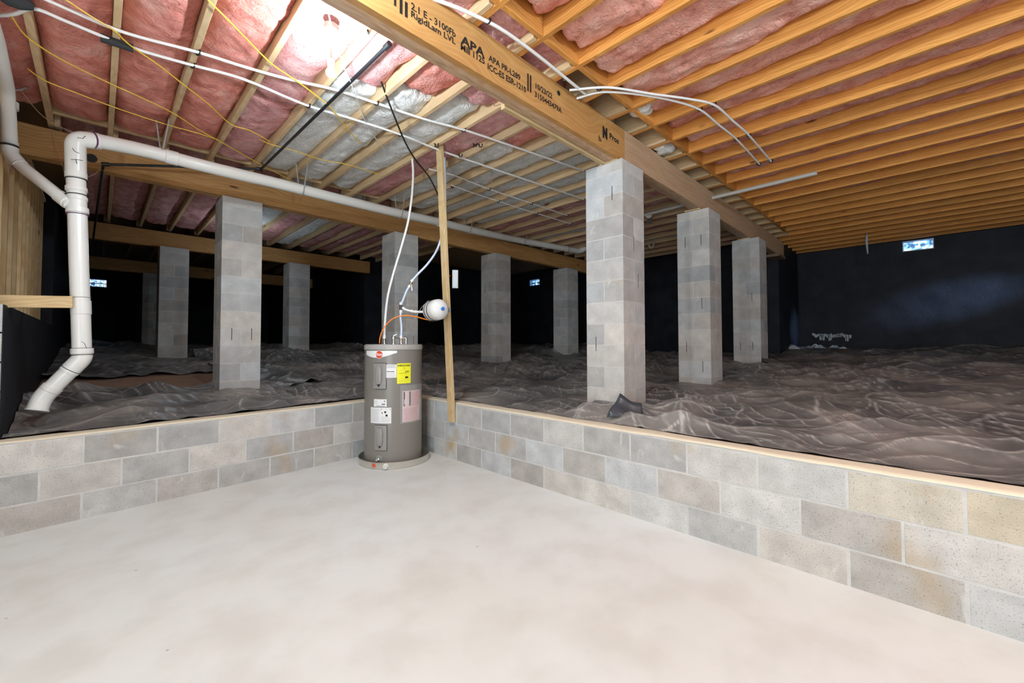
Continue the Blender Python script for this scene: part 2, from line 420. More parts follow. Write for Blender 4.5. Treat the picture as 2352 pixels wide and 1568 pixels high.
def empty(name, loc=(0, 0, 0), rz=0):
    o = bpy.data.objects.new(name, None); o.location = loc; o.rotation_euler = (0, 0, rz); o.empty_display_size = .1
    SC.collection.objects.link(o); return o


def text_mesh(txt, w, h, bold=0.0, squash=None):
    """text as vertices/faces, its box fitted to w x h with the lower left corner at 0,0"""
    cu = bpy.data.curves.new('t', 'FONT'); cu.body = txt; cu.offset = bold; cu.resolution_u = 2
    o = bpy.data.objects.new('t', cu); SC.collection.objects.link(o)
    bpy.context.view_layer.update()
    me = bpy.data.meshes.new_from_object(o.evaluated_get(bpy.context.evaluated_depsgraph_get()))
    vs = np.array([v.co[:] for v in me.vertices]); fs = [list(p.vertices) for p in me.polygons]
    bpy.data.objects.remove(o); bpy.data.curves.remove(cu); bpy.data.meshes.remove(me)
    lo, hi = vs.min(0), vs.max(0)
    vs = (vs - lo) / np.maximum(hi - lo, 1e-6) * np.array([w, h, 0])
    return vs, fs


ORD = ['first', 'second', 'third', 'fourth', 'fifth', 'sixth', 'seventh', 'eighth', 'ninth', 'tenth', 'eleventh', 'twelfth', 'thirteenth', 'fourteenth', 'fifteenth',
       'sixteenth', 'seventeenth', 'eighteenth', 'nineteenth', 'twentieth', 'twenty-first', 'twenty-second', 'twenty-third', 'twenty-fourth', 'twenty-fifth', 'twenty-sixth',
       'twenty-seventh', 'twenty-eighth', 'twenty-ninth', 'thirtieth']


# ------------------------------------------------------------------ noise for sheets and batts
def vnoise(x, y, seed):
    rs = np.random.RandomState(seed); T = rs.rand(256, 256)
    xi, yi = np.floor(x).astype(int), np.floor(y).astype(int); fx, fy = x - xi, y - yi
    fx, fy = fx * fx * (3 - 2 * fx), fy * fy * (3 - 2 * fy)
    g = lambda a, b_: T[a % 256, b_ % 256]
    return (g(xi, yi) * (1 - fx) + g(xi + 1, yi) * fx) * (1 - fy) + (g(xi, yi + 1) * (1 - fx) + g(xi + 1, yi + 1) * fx) * fy


def fbm(x, y, seed, o=4):
    s, a, t = 0, .5, 0
    for k in range(o): s = s + a * vnoise(x * 2 ** k + 17 * k, y * 2 ** k + 5 * k, seed + k); t += a; a *= .5
    return s / t


def wrinkle(x, y, seed, ang, fx=1.0, fy=3.0):
    """sharp folds running mostly along one direction"""
    c, s = math.cos(ang), math.sin(ang)
    u, v = x * c + y * s, -x * s + y * c
    wx, wy = fbm(x * .9, y * .9, seed + 50, 3) * 2.4, fbm(x * .9 + 9, y * .9 + 4, seed + 60, 3) * 2.4
    n_ = fbm(u * fx + wx, v * fy + wy, seed, 3)
    return 1 - np.minimum(1, np.abs(n_ - .5) * 7)


def ground(x, y):
    dx, dy = np.maximum(0, x - 2.9), np.maximum(0, y - 4.5)
    return np.minimum(1.19, .585 + .068 * dx + .092 * dy)


def crumple(x, y, seed, scale=1.0):
    """creased film: warped folds in many directions with sharp crests; returns height and crest strength"""
    r = random.Random(seed); z = 0; cr = 0
    for i, f in enumerate((.55, .8, 1.15, 1.6, 2.2, 3.1, 4.3, 6.0, 8.5)):
        an = r.uniform(0, math.pi); c, s_ = math.cos(an), math.sin(an); f = f / scale
        u = (x * c + y * s_) * f + 2.1 * fbm(x * .8 * f ** .5 + 7 * i, y * .8 * f ** .5 + 3 * i, seed + i, 2) + r.uniform(0, 9)
        t = 1 - np.abs((u % 1) - .5) * 2; t = 1 - t
        m_ = np.clip(fbm(x * .9 * f ** .4 + 31 * i, y * .9 * f ** .4 + 11 * i, seed + 30 + i, 2) * 3.2 - 1.2, 0, 1)
        z = z + (t ** 1.35) * m_ * .052 / f ** .85
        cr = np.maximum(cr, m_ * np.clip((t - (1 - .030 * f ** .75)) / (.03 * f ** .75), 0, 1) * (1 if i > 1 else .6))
    return z, cr


def sheet_z(x, y, seed, amp=1.0):
    z, _ = crumple(x, y, seed)
    return ground(x, y) - .045 + z * amp * 1.2 + (fbm(x * 1.1, y * 1.1, seed + 3) - .5) * .06


def dusty_highlight_attr(o, seed):
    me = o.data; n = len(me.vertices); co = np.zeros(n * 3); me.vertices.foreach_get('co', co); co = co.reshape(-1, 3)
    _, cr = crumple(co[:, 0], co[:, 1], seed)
    at_ = me.attributes.new('dusty_highlight', 'FLOAT', 'POINT'); at_.data.foreach_set('value', cr.astype(np.float32) if hasattr(cr, 'astype') else [0.] * n)


def grid_mesh(name, mat, xs, ys, zf, mask=None, thick=0):
    X, Y = np.meshgrid(xs, ys, indexing='ij'); Z = zf(X, Y)
    V = np.stack([X, Y, Z], -1).reshape(-1, 3); nx, ny = len(xs), len(ys)
    idx = np.arange(nx * ny).reshape(nx, ny)
    F = np.stack([idx[:-1, :-1], idx[1:, :-1], idx[1:, 1:], idx[:-1, 1:]], -1).reshape(-1, 4)
    if mask is not None:
        C = V[F].mean(1); F = F[mask(C[:, 0], C[:, 1])]
        used = np.unique(F); re = -np.ones(len(V), int); re[used] = np.arange(len(used)); V, F = V[used], re[F]
    me = bpy.data.meshes.new(name); me.from_pydata(V.tolist(), [], F.tolist()); me.materials.append(MATS[mat])
    me.polygons.foreach_set('use_smooth', [True] * len(F)); me.update()
    o = bpy.data.objects.new(name, me); SC.collection.objects.link(o)
    if thick:
        s_ = o.modifiers.new('solid', 'SOLIDIFY'); s_.thickness = thick
    return o


# ================================================================== SETTING
XR, XRB = 2.74, 2.93                     # right knee wall faces
LA = math.atan(.085)
YL = lambda x: 4.285 + .085 * x          # left knee wall face
JB, JT = 3.28, 3.515                     # joist bottoms / tops
st = dict(kind='structure')

mb = MB(); mb.box((-3.2, -4.6, -.12), (XR + .1, 4.75, 0)); tag(mb.build('floor', 'slab'), 'pale concrete floor slab of the sunken room', **st)
mb = MB(); mb.box((-3.4, -4.8, JT), (11.6, 18.1, JT + .02)); tag(mb.build('ceiling', 'subfloor_wood'), 'wood subfloor panels above the joists', **st)
# crawl space soil
o = grid_mesh('floor_crawlspace', 'dirt', np.arange(-.5, 11.5, .12), np.arange(-4.6, 18, .12), lambda x, y: ground(x, y) - .040 + (fbm(x * 2, y * 2, 5) - .5) * .03,
              lambda x, y: (x > XR + .1) | (y > 4.45 + .085 * x))
tag(o, 'brown clay soil under the plastic sheets', **st)


def tint_of(r, lo=.80, hi=1.12):
    g = r.uniform(lo, hi); w = r.uniform(-.045, .05)
    return (g * (1 + w), g, g * (1 - w))


def knee_wall(name, length, phase, label, loc, rz, seed):
    """local frame: face at y=0, wall body towards +y, courses along +x"""
    r = random.Random(seed); mb = MB(); H = .60
    mb.box((0, .0015, -.02), (length, .186, H), 1)
    for c in range(3):
        z0, z1 = c * .2033 - .013, (c + 1) * .2033 - .023
        x = -(.41 - phase) - (.205 if c == 1 else 0) - .41
        while x < length:
            a, b_ = max(0, x + .005), min(length, x + .405)
            if b_ - a > .02:
                tn = tint_of(r, .78, 1.14)
                if seed == 3 and c == 2 and 4.40 < a < 4.72: tn = (1.04, .94, .76)
                if seed == 3 and c == 2 and 3.98 < a < 4.30: tn = (1.08, 1.02, .90)
                jz = r.uniform(-.002, .003)
                mb.box((a, r.uniform(-.0018, .0004), max(-.02, z0 + jz)), (b_ - r.uniform(0, .004), .19, z1 + jz), 0, tn)
            x += .41
    o = mb.build(name, ['block', 'mortar'], loc=loc, rot=(0, 0, rz), bevel=.004, seg=2)
    tag(o, label, **st)
    cap = grid_mesh(name + '_cap', 'wall_cap', np.linspace(0, length, int(length / .03)), np.array([-.003, .004, .05, .1, .15, .186, .19]),
                    lambda x, y: .602 + .012 * fbm(x * 3, y * 8, seed) - .01 * (np.abs(y - .093) > .092), thick=0)
    cap.name = 'mortar_cap'; cap.parent = o; cap['label'] = 'tan mortar-filled top'
    return o


# right wall: local x runs along world -Y from the corner
knee_wall('wall_right', 8.9, (4.52 - .713) % .41, 'low grey block wall on the right of the sunken floor', (XR, 4.52, 0), -math.pi / 2, 3)
bpy.data.objects['wall_right'].rotation_euler = (0, 0, -math.pi / 2)
# rotation puts +y (body) towards +x
lx0 = -3.2
j0 = at(363, 1000, Y=4.3).x
knee_wall('wall_left', (XR - lx0) / math.cos(LA), ((j0 - lx0) / math.cos(LA)) % .41, 'low grey block wall behind the floor on the left', (lx0, YL(lx0), 0), LA, 4)

# perimeter walls (black coated foundation)
def wallbox(name, a, c, mat='black_coating', label=''):
    mb = MB(); mb.box(a, c); return tag(mb.build(name, mat), label, **st)


VR = [at(2073, 578, X=11.3), at(2145, 547, X=11.3)]          # right vent opening
def wall_x(name, X, y0, y1, z0, z1, hole, label, t=.2, sgn=1):
    """wall with its inner face at x=X and an optional opening (ya,yb,za,zb)"""
    mb = MB()
    x0, x1 = (X, X + t) if sgn > 0 else (X - t, X)
    if hole:
        ya, yb, za, zb = hole
        mb.box((x0, y0, z0), (x1, ya, z1)); mb.box((x0, yb, z0), (x1, y1, z1)); mb.box((x0, ya, z0), (x1, yb, za)); mb.box((x0, ya, zb), (x1, yb, z1))
    else: mb.box((x0, y0, z0), (x1, y1, z1))
    return tag(mb.build(name, 'black_coating'), label, **st)


def wall_y(name, Yp, x0, x1, z0, z1, hole, label, t=.2):
    mb = MB()
    if hole:
        xa, xb, za, zb = hole
        mb.box((x0, Yp, z0), (xa, Yp + t, z1)); mb.box((xb, Yp, z0), (x1, Yp + t, z1)); mb.box((xa, Yp, z0), (xb, Yp + t, za)); mb.box((xa, Yp, zb), (xb, Yp + t, z1))
    else: mb.box((x0, Yp, z0), (x1, Yp + t, z1))
    return tag(mb.build(name, 'black_coating'), label, **st)


wall_x('wall_far_right', 11.3, -4.6, 2.05, .2, JT, (-.14, .30, 3.06, 3.262), 'black coated foundation wall at the far right with a vent')
wall_y('wall_step', 2.05, 9.75, 11.3, .2, JT, None, 'short black return wall beside the far end of the laminated beam')
wall_x('wall_far_middle', 9.55, 2.05, 9.7, .2, JT, (8.35, 8.77, 3.05, 3.25), 'black coated foundation wall behind the far piers')
wall_y('wall_back_right', 9.7, 4.6, 9.75, .2, JT, None, 'black foundation wall closing the crawl space behind the heater')
wall_x('wall_back_middle', 4.6, 9.9, 17.8, .2, JT, None, 'black foundation wall facing the far left bay')
wall_y('wall_back', 17.8, -.66, 4.8, .2, JT, (-.28, .17, 3.0, 3.24), 'black foundation wall at the far left end with a vent')
wall_x('wall_side_left', -.46, 8.70, 17.8, .2, JT, None, 'black foundation wall along the far left side', sgn=-1)
# left foundation wall below the studs: raw block end towards the room
mb = MB()
mb.box((-.66, 4.50, .2), (-.46, 8.70, 1.52), 1)
r_ = random.Random(2); z = .31
while z < 1.5:
    mb.box((-.66, 4.472, z + .006), (-.466, 4.50, min(1.52, z + .197)), 0, tint_of(r_)); z += .203
tag(mb.build('wall_side_low', ['block', 'black_coating']), 'left foundation wall, black inside face and bare grey block end', **st)
mb = MB(); mb.box((-.95, 4.2, 0), (-.70, 8.9, JT)); tag(mb.build('wall_side_outer', 'black_coating'), 'outer side wall beyond the studs', **st)
# room shell behind the camera (closed room, off frame)
mb = MB(); mb.box((-3.4, -4.8, 0), (-3.2, 4.1, JT)); tag(mb.build('wall_room_left', 'block'), 'block wall of the room', **st)
mb = MB(); mb.box((-3.4, -4.8, 0), (11.5, -4.6, JT)); tag(mb.build('wall_room_back', 'block'), 'block wall behind the viewer', **st)
mb = MB(); mb.box((-3.4, 4.18, .6), (-.66, 4.38, JT)); tag(mb.build('wall_room_far_left', 'block'), 'block wall beside the left wall end', **st)


# vents as windows
def vent(name, label, axis, P, a0, a1, z0, z1, bars=0):
    """axis 'x': wall plane x=P, opening a0..a1 along y; axis 'y': wall plane y=P"""
    def bx(mb, u0, u1, d0, d1, q0, q1):
        if axis == 'x': mb.box((P + d0, u0, q0), (P + d1, u1, q1))
        else: mb.box((u0, P + d0, q0), (u1, P + d1, q1))
    root = empty(name, (0, 0, 0)); tag(root, label, kind='structure')
    w = .014; f = MB()
    bx(f, a0, a1, .0, .15, z0, z0 + w); bx(f, a0, a1, .0, .15, z1 - w, z1); bx(f, a0, a0 + w, .0, .15, z0 + w, z1 - w); bx(f, a1 - w, a1, .0, .15, z0 + w, z1 - w)
    f.build('window_frame', 'vent_frame', root)
    g = MB(); bx(g, a0 + w, a1 - w, .15, .155, z0 + w, z1 - w); g.build('daylight_opening', 'daylight', root)
    if bars:
        s_ = MB()
        for k in range(1, bars):
            u = a0 + (a1 - a0) * k / bars; bx(s_, u - .006, u + .006, .11, .12, z0 + w, z1 - w)
        zm = (z0 + z1) / 2; bx(s_, a0, a1, .105, .12, zm - .012, zm + .012)
        s_.build('grille', 'black_plastic', root)
    return root


vent('window_1', 'lit foundation vent high in the far right black wall', 'x', 11.3, -.14, .30, 3.06, 3.262, 0)
vent('window_2', 'small lit foundation vent seen between the two far middle piers', 'x', 9.55, 8.35, 8.77, 3.05, 3.25, 3)
vent('window_3', 'barred foundation vent glowing behind the white stack at far left', 'y', 17.8, -.28, .17, 3.0, 3.24, 12)

# ================================================================== PIERS
def pier(x, y, zb, label, seed, zt=2.96, w=.4064, slots=()):
    r = random.Random(seed); mb = MB()
    mb.box((.0015, .0015, zb), (w - .0015, w - .0015, zt - .006), 1)
    z = zt; k = seed % 2; hgt = .115; first = True
    while z > zb:
        z0 = max(zb, z - hgt + .007)
        if first:
            xs_ = [0, .13, .27, w] if k else [0, .2032, w]
            for a, c in zip(xs_[:-1], xs_[1:]):
                mb.box((0, a + .003, z0), (w / 2 - .003, c - .003, z), 0, tint_of(r, .92, 1.12)); mb.box((w / 2 + .003, a + .003, z0), (w, c - .003, z), 0, tint_of(r, .92, 1.12))
        elif k % 2:
            mb.box((0, 0, z0), (w, w / 2 - .0035, z), 0, tint_of(r)); mb.box((0, w / 2 + .0035, z0), (w, w, z), 0, tint_of(r))
        else:
            mb.box((0, 0, z0), (w / 2 - .0035, w, z), 0, tint_of(r)); mb.box((w / 2 + .0035, 0, z0), (w, w, z), 0, tint_of(r))
        z -= hgt; hgt = .203; k += 1; first = False
    for (face, u, zc) in slots:      # sash grooves cast in the blocks
        if face == 'x': mb.box((-.0008, u - .005, zc - .07), (.004, u + .005, zc + .07), 2)
        else: mb.box((u - .005, -.0008, zc - .07), (u + .005, .004, zc + .07), 2)
    o = mb.build('block_pier', ['pier_block', 'mortar', 'gap_shade'], loc=(x, y, 0), bevel=.0035)
    return tag(o, label, 'pier', 'concrete block piers')


pier(3.40, 1.955, .45, 'nearest tall grey block pier, on the right under the laminated beam', 1, 2.965, slots=(('x', .11, 2.66), ('y', .2, 2.2), ('x', .30, 1.24), ('y', .28, 1.85)))
pier(5.40, 1.90, .55, 'second block pier under the laminated beam, stained with ochre clay', 2, 2.955, slots=(('x', .1, 2.56), ('x', .3, 2.56), ('x', .1, 1.75), ('x', .3, 1.2), ('x', .1, .95)))
pier(7.50, 1.87, .7, 'third and farthest block pier under the laminated beam', 3, slots=(('x', .12, 2.0), ('x', .12, 1.2), ('x', .3, 1.2)))
pier(.985, 5.68, .5, 'bright block pier left of the water heater under the solid girder', 4, slots=(('y', .11, 1.36), ('y', .31, 1.36)))
pier(3.17, 5.68, .6, 'grey block pier directly behind the water heater', 5, slots=(('y', .33, 1.3),))
pier(5.25, 5.69, .7, 'block pier to the right of the timber post under the girder', 6, slots=(('x', .3, 2.3), ('y', .12, 2.5)))
pier(7.44, 5.68, .8, 'farthest block pier under the solid girder, beside the small vent', 7)
pier(.73, 9.33, .7, 'dim brown block pier behind the girder at far left', 8, 2.955)
pier(2.80, 9.35, .7, 'narrow block pier between the left pier and the heater, behind', 9, 2.955)
pier(.73, 13.1, .8, 'very dark block pier farthest back on the left', 10, 2.955)


# ================================================================== TIMBER
def timber(name, p0, p1, wid, hgt, mat, label=None, cat=None, group=None, parent=None, bevel=.003, up_=None, top=None):
    """straight board from p0 to p1 (centre of the bottom edge); grain along its own X"""
    p0, p1 = Vector(p0), Vector(p1); d = p1 - p0; L_ = d.length
    mb = MB(); mb.box((0, -wid / 2, 0), (L_, wid / 2, hgt))
    o = mb.build(name, mat, bevel=bevel)
    x = d.normalized(); u = Vector(up_) if up_ else Vector((0, 0, 1))
    y = u.cross(x).normalized(); z_ = x.cross(y)
    M = Matrix(((x.x, y.x, z_.x, p0.x), (x.y, y.y, z_.y, p0.y), (x.z, y.z, z_.z, p0.z), (0, 0, 0, 1)))
    if parent is not None: o.parent = parent
    o.matrix_world = M
    return tag(o, label, cat, group) if cat else o


# laminated beam: two lengths meeting on the nearest pier
YB0, YB1 = 1.994, 2.128
def laminated(x0, x1, label, mat):
    root = empty('laminated_beam', (x0, YB0, 2.975)); tag(root, label, 'beam', 'laminated veneer beam lengths')
    n = 3; t = (YB1 - YB0) / n
    for k in range(n):
        mb = MB(); mb.box((0, k * t + .0006, 0), (x1 - x0, (k + 1) * t - .0006, .30))
        mb.build('ply_board', mat if k == 0 else 'laminate_edge', root, bevel=.0015)
    return root


beam1 = laminated(-3.15, 3.52, 'orange laminated timber beam with black factory printing, nearest length', 'laminate')
beam2 = laminated(3.524, 9.75, 'dull brown length of laminated beam running past the second and third piers', 'laminate_edge')
timber('ledger_strip', (2.06, 2.152, 2.955), (3.40, 2.152, 2.955), .04, .05, 'pine_pale', 'pale wooden strip along the far lower edge of the laminated beam', 'board')
for (x, y, lab) in ((3.42, 2.06, 'thin pale wooden shim on top of the nearest pier'), (5.42, 2.06, 'thin wooden shim on the second pier under the beam'), (7.52, 2.05, 'thin wooden shim on the third pier under the beam')):
    mb = MB(); mb.box((0, -.05, 0), (.30, .14, .012)); tag(mb.build('wood_shim', 'pine_pale', loc=(x - .02, y, 2.962)), lab, 'shim', 'shims on the piers')
mb = MB(); mb.box((-.02, 0, 0), (.45, .24, .05)); tag(mb.build('bearing_plate', 'old_wood', loc=(9.2, 1.95, 2.92)), 'grey plank bearing the far end of the laminated beam', 'plank')

# factory printing on the near face
def printing(txt, pa, pb, h, bold=.02, name='printed_text'):
    a, b_ = at(*pa, Y=YB0), at(*pb, Y=YB0)
    vs, fs = text_mesh(txt, b_.x - a.x, h, bold)
    sl = (b_.z - a.z) / (b_.x - a.x)
    V = [(a.x + v[0] + 3.15, -.0012, a.z - 2.975 + v[1]) for v in vs]
    mb = MB(); mb.add(V, fs); return mb.build(name, 'ink', beam1)


printing('2.1 E - 3100Fb', (944, 21), (1046, 80), .042, .015)
printing('RigidLam LVL', (944, 43), (1046, 98), .048, .018)
printing('APA', (1058, 99), (1113, 124), .058, .03)
printing('Mill 1125', (1058, 114), (1113, 141), .042, .02)
printing('APA PR-L289', (1122, 139), (1195, 172), .043, .02)
printing('ICC-ES ESR-1210', (1120, 159), (1208, 203), .043, .025)
printing('10/23/22', (1230, 203), (1268, 222), .043, .02)
printing('3150443479A', (1228, 222), (1290, 252), .043, .025)
printing('N', (1384, 315), (1395, 320), .105, .10, 'printed_logo')
printing('Pros', (1400, 318), (1421, 330), .055, .03)
printing('b', (1375, 323), (1381, 326), .050, .01)
def bar(px0, py0, px1, py1, w):
    a, b_ = at(px0, py0, Y=YB0), at(px1, py1, Y=YB0)
    mb = MB(); mb.box((a.x + 3.15, -.0014, b_.z - 2.975), (a.x + 3.15 + w, 0, a.z - 2.975)); mb.build('printed_bar', 'ink', beam1)
bar(1211, 168, 1211, 208, .014); bar(1217, 172, 1217, 211, .014)
bar(918, -4, 918, 30, .016); bar(930, 3, 930, 38, .016); bar(905, -6, 905, 12, .012)
a = at(1283, 214, Y=YB0); mb = MB(); mb.lathe([(.001, 0), (.020, .0008), (.001, .0012)], 9, M=Matrix.Translation((a.x + 3.15, -.001, a.z - 2.975)) @ Matrix.Rotation(math.pi / 2, 4, 'X')); mb.build('printed_mark', 'ink', beam1)

# solid girders
def girder(x0, x1, y0, t, z0, h, label, mat='girder_wood', ply=2):
    root = empty('solid_girder', (x0, y0, z0)); tag(root, label, 'girder', 'solid timber girders')
    for k in range(ply):
        mb = MB(); mb.box((0, k * t / ply + .0008, 0), (x1 - x0, (k + 1) * t / ply - .0008, h)); mb.build('girder_board', mat, root, bevel=.004)
    return root


g2a = girder(-.62, 3.42, 5.725, .13, 2.965, .285, 'knotty solid girder behind the white drain pipe, near length')
g2b = girder(3.424, 9.55, 5.745, .12, 2.955, .285, 'knotty solid girder length continuing right to the far black wall')
g3 = girder(-.30, 4.62, 9.46, .12, 2.955, .275, 'dark solid girder in the second row behind, on the left')
girder(-.46, 4.6, 13.2, .12, 2.955, .275, 'very dark solid girder in the third row, far left')
# bored hole in the girder
a = at(210, 363, Y=5.722); mb = MB(); mb.lathe([(.001, 0), (.042, .0005), (.042, .003)], 24, M=Matrix.Translation((a.x + .62, -.0025, a.z - 2.965)) @ Matrix.Rotation(-math.pi / 2, 4, 'X')); mb.build('bored_hole', 'gap_shade', g2a)['label'] = 'dark round bored hole'

JX = [round(-.345 + .3965 * k, 4) for k in range(0, 30)]
for k, x in enumerate(JX):
    if x > 9.5: break
    timber('floor_joist', (x, 1.81, JB), (x, 5.86, JB), .038, JT - JB, 'pine', 'pine joist between the two nearest beams, %s from the left wall' % ORD[k], 'joist', 'joists from the laminated beam to the girder')
for k, x in enumerate(JX[:24]):
    if x > 4.6 and k > 14: continue
    timber('floor_joist', (x + .04, 5.70, JB), (x + .04, 9.62, JB), .038, JT - JB, 'pine', 'dim joist behind the solid girder, %s from the left wall' % ORD[k], 'joist', 'joists behind the solid girder')
for k, x in enumerate(JX[:12]):
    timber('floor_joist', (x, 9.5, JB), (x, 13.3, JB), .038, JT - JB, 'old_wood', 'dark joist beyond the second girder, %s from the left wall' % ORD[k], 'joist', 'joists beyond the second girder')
n_ = 0
for k, x in enumerate(JX):
    if k < 3 or x > 11.2: continue
    n_ += 1
    timber('floor_joist', (x + .04, -4.55, JB), (x + .04, 2.16, JB), .038, JT - JB, 'pine_right', 'orange pine joist right of the laminated beam, %s from the upper left' % ORD[n_ - 1], 'joist', 'joists right of the laminated beam')
n_ = 0
for k in range(3, 23):
    x0, x1 = JX[k] + .04 + .019, JX[k + 1] + .04 - .019; n_ += 1
    timber('joist_blocking', (x0, 1.775, JB), (x1, 1.775, JB), .038, JT - JB - .01, 'pine_right', 'blocking piece beside the laminated beam, %s counting from the top of the photo' % ORD[n_ - 1], 'blocking', 'blocking between joists beside the laminated beam')
n_ = 0
for k in range(0, 8):
    x0, x1 = JX[k] + .019, JX[k + 1] - .019; n_ += 1
    timber('joist_blocking', (x0, 5.52, 3.325), (x1, 5.52, 3.325), .038, .18, 'pine', 'blocking board above the solid girder, %s bay from the left wall' % ORD[n_ - 1], 'blocking', 'blocking above the solid girder')

# ---------------------------------------------------------------- insulation batts
def batt(x0, x1, y0, y1, zb, mat, label, seed, group, droop=.05, amp=.02, cat='insulation'):
    ny = max(8, int(min(420, (y1 - y0) / .022))); nx = 19
    u = np.linspace(0, 1, nx); v = np.linspace(0, 1, ny)
    U, V_ = np.meshgrid(u, v, indexing='ij')
    X = x0 + .021 + (x1 - x0 - .042) * U
    Yc = y0 + (y1 - y0) * V_
    # ragged ends
    Yc = Yc + np.where(V_ < .5, 1, -1) * np.maximum(0, 1 - np.minimum(V_, 1 - V_) * (y1 - y0) / .12) * (fbm(U * 4, V_ * 0 + 3, seed) - .35) * .10
    body = 1 - np.abs(2 * U - 1) ** 3
    Z = zb - amp * 2.2 * (fbm(X * 3.5, Yc * 2.2, seed, 4) - .4) - amp * 1.2 * np.abs(fbm(X * 9, Yc * 6, seed + 9, 3) - .5) * 2
    scal = np.maximum(0, fbm(Yc * 1.9 + 0 * U, U * 0 + 2, seed + 20, 3) - .38)         # long scallops against each joist
    scal2 = np.maximum(0, fbm(Yc * 2.1 + 31 + 0 * U, U * 0 + 2, seed + 40, 3) - .38)
    Z = Z + (1 - body) * (.02 + droop * 2.6 * np.where(U < .5, scal, scal2)) - body * .012
    e = np.minimum(V_, 1 - V_) * (y1 - y0)
    Z = Z + np.maximum(0, 1 - e / .05) ** 2 * .04
    Z = np.minimum(Z, JT - .03)
    Vb = np.stack([X, Yc, Z], -1).reshape(-1, 3); Vt = Vb.copy(); Vt[:, 2] = np.maximum(Vb[:, 2] + .012, JT - .004)
    idx = np.arange(nx * ny).reshape(nx, ny)
    F = np.stack([idx[:-1, :-1], idx[:-1, 1:], idx[1:, 1:], idx[1:, :-1]], -1).reshape(-1, 4)
    rim = list(idx[:, 0]) + list(idx[-1, 1:]) + list(idx[-2::-1, -1]) + list(idx[0, -2:0:-1]); n = nx * ny
    S = [[int(rim[i]), int(rim[(i + 1) % len(rim)]), int(rim[(i + 1) % len(rim)]) + n, int(rim[i]) + n] for i in range(len(rim))]
    me = bpy.data.meshes.new('insulation_batt'); me.from_pydata(np.vstack([Vb, Vt]).tolist(), [], F.tolist() + S); me.materials.append(MATS[mat])
    me.polygons.foreach_set('use_smooth', [True] * len(me.polygons)); me.update()
    o = bpy.data.objects.new('insulation_batt', me); SC.collection.objects.link(o)
    return tag(o, label, cat, group)


GL = 'insulation between the two nearest beams'
# (bay, y range, colour)
left_bays = {-1: [(2.2, 5.45, 'pink')], 0: [(2.2, 5.48, 'pink')], 1: [(2.2, 5.48, 'pink')], 2: [(2.2, 5.48, 'pink')],
             3: [(2.15, 3.9, 'mauve'), (3.92, 5.46, 'mauve')], 4: [(2.15, 3.15, 'mauve'), (3.2, 5.46, 'white')], 5: [(2.15, 2.95, 'pink'), (2.97, 5.46, 'white')],
             6: [(2.15, 2.75, 'mauve'), (2.78, 5.46, 'white')], 7: [(2.15, 5.5, 'mauve')], 8: [(2.15, 3.1, 'pink'), (3.12, 5.5, 'white')],
             9: [(2.15, 5.5, 'white')], 10: [(2.15, 5.5, 'white')], 11: [(2.15, 5.5, 'white')], 12: [(2.15, 5.5, 'white')]}
for k in range(13, 24): left_bays[k] = [(2.15, 5.6, 'white' if k % 4 == 0 else 'mauve')]
for k, segs in left_bays.items():
    for j, (ya, yb, c) in enumerate(segs):
        xa = JX[k] if k >= 0 else JX[0] - .3965
        cn = {'pink': 'pink', 'mauve': 'pale pink', 'white': 'white'}[c]
        where = 'bay %s from the left wall' % ORD[k + 1]
        part_ = '' if len(segs) == 1 else (', near the laminated beam' if j == 0 else ', near the white drain pipe')
        batt(xa, JX[k + 1], ya, yb, 3.335 if k < 7 else 3.35, 'fibre_' + c, '%s fibreglass batt, %s%s' % (cn, where, part_), 100 + 7 * k + j, GL, .045 if k < 3 else .06)
for k in range(0, 13):
    batt(JX[k] + .04, JX[k + 1] + .04, 5.95, 9.4, 3.345, 'fibre_mauve' if k < 5 or k > 8 else ('fibre_white' if k % 2 else 'fibre_mauve'),
         'dim fibreglass batt behind the solid girder, bay %s from the left' % ORD[k], 300 + k, 'insulation behind the solid girder')
GR = 'insulation right of the laminated beam'
n_ = 0
for k in range(3, 29):
    xa, xb = JX[k] + .04, JX[k + 1] + .04 if k + 1 < len(JX) else 11.3
    if xb > 11.3: break
    zb = 3.36 if k < 9 else 3.375
    lab = 'pink fibreglass batt right of the laminated beam, %s bay from upper left' % ORD[n_]
    if k in (6, 7, 8):
        sp = {6: 1.05, 7: .62, 8: .25}[k]
        batt(xa, xb, sp + .03, 1.74, zb - .015, 'fibre_salmon', lab + ', torn end piece', 500 + k, GR, .07, .026)
        batt(xa, xb, -4.5, sp - (.22 if k == 7 else .05), zb, 'fibre_salmon', lab + ', long piece', 530 + k, GR, .07)
    else:
        batt(xa, xb, -4.5, 1.74, zb, 'fibre_salmon' if k < 18 else 'fibre_mauve', lab, 560 + k, GR, .075)
    if k < 7:
        batt(xa, xb, 1.80, 2.3, 3.36, 'fibre_mauve', 'tuft of pink insulation between blocking and laminated beam, bay %s from the top' % ORD[n_], 600 + k, 'insulation tufts above the laminated beam', .02, .03)
    n_ += 1
for i, (px, py) in enumerate([(1525, 345), (1472, 262)]):
    p = at(px, py, Z=3.3)
    batt(p.x - .17, p.x + .15, p.y - .10, p.y + .10, 3.31 if i else 3.285, 'fibre_white', ['white tuft of insulation hanging beside the beam above the nearest pier', 'white tuft of insulation tucked behind the blocking', 'small white tuft of insulation farther along the beam'][i], 700 + i, 'white insulation tufts', .02, .02)

# ================================================================== PLASTIC SHEETS
tag_sheet = None
def spaced(a, c, d0, g):
    out = [a]; d = d0
    while out[-1] < c: out.append(out[-1] + d); d *= g
    out[-1] = c; return np.array(out)


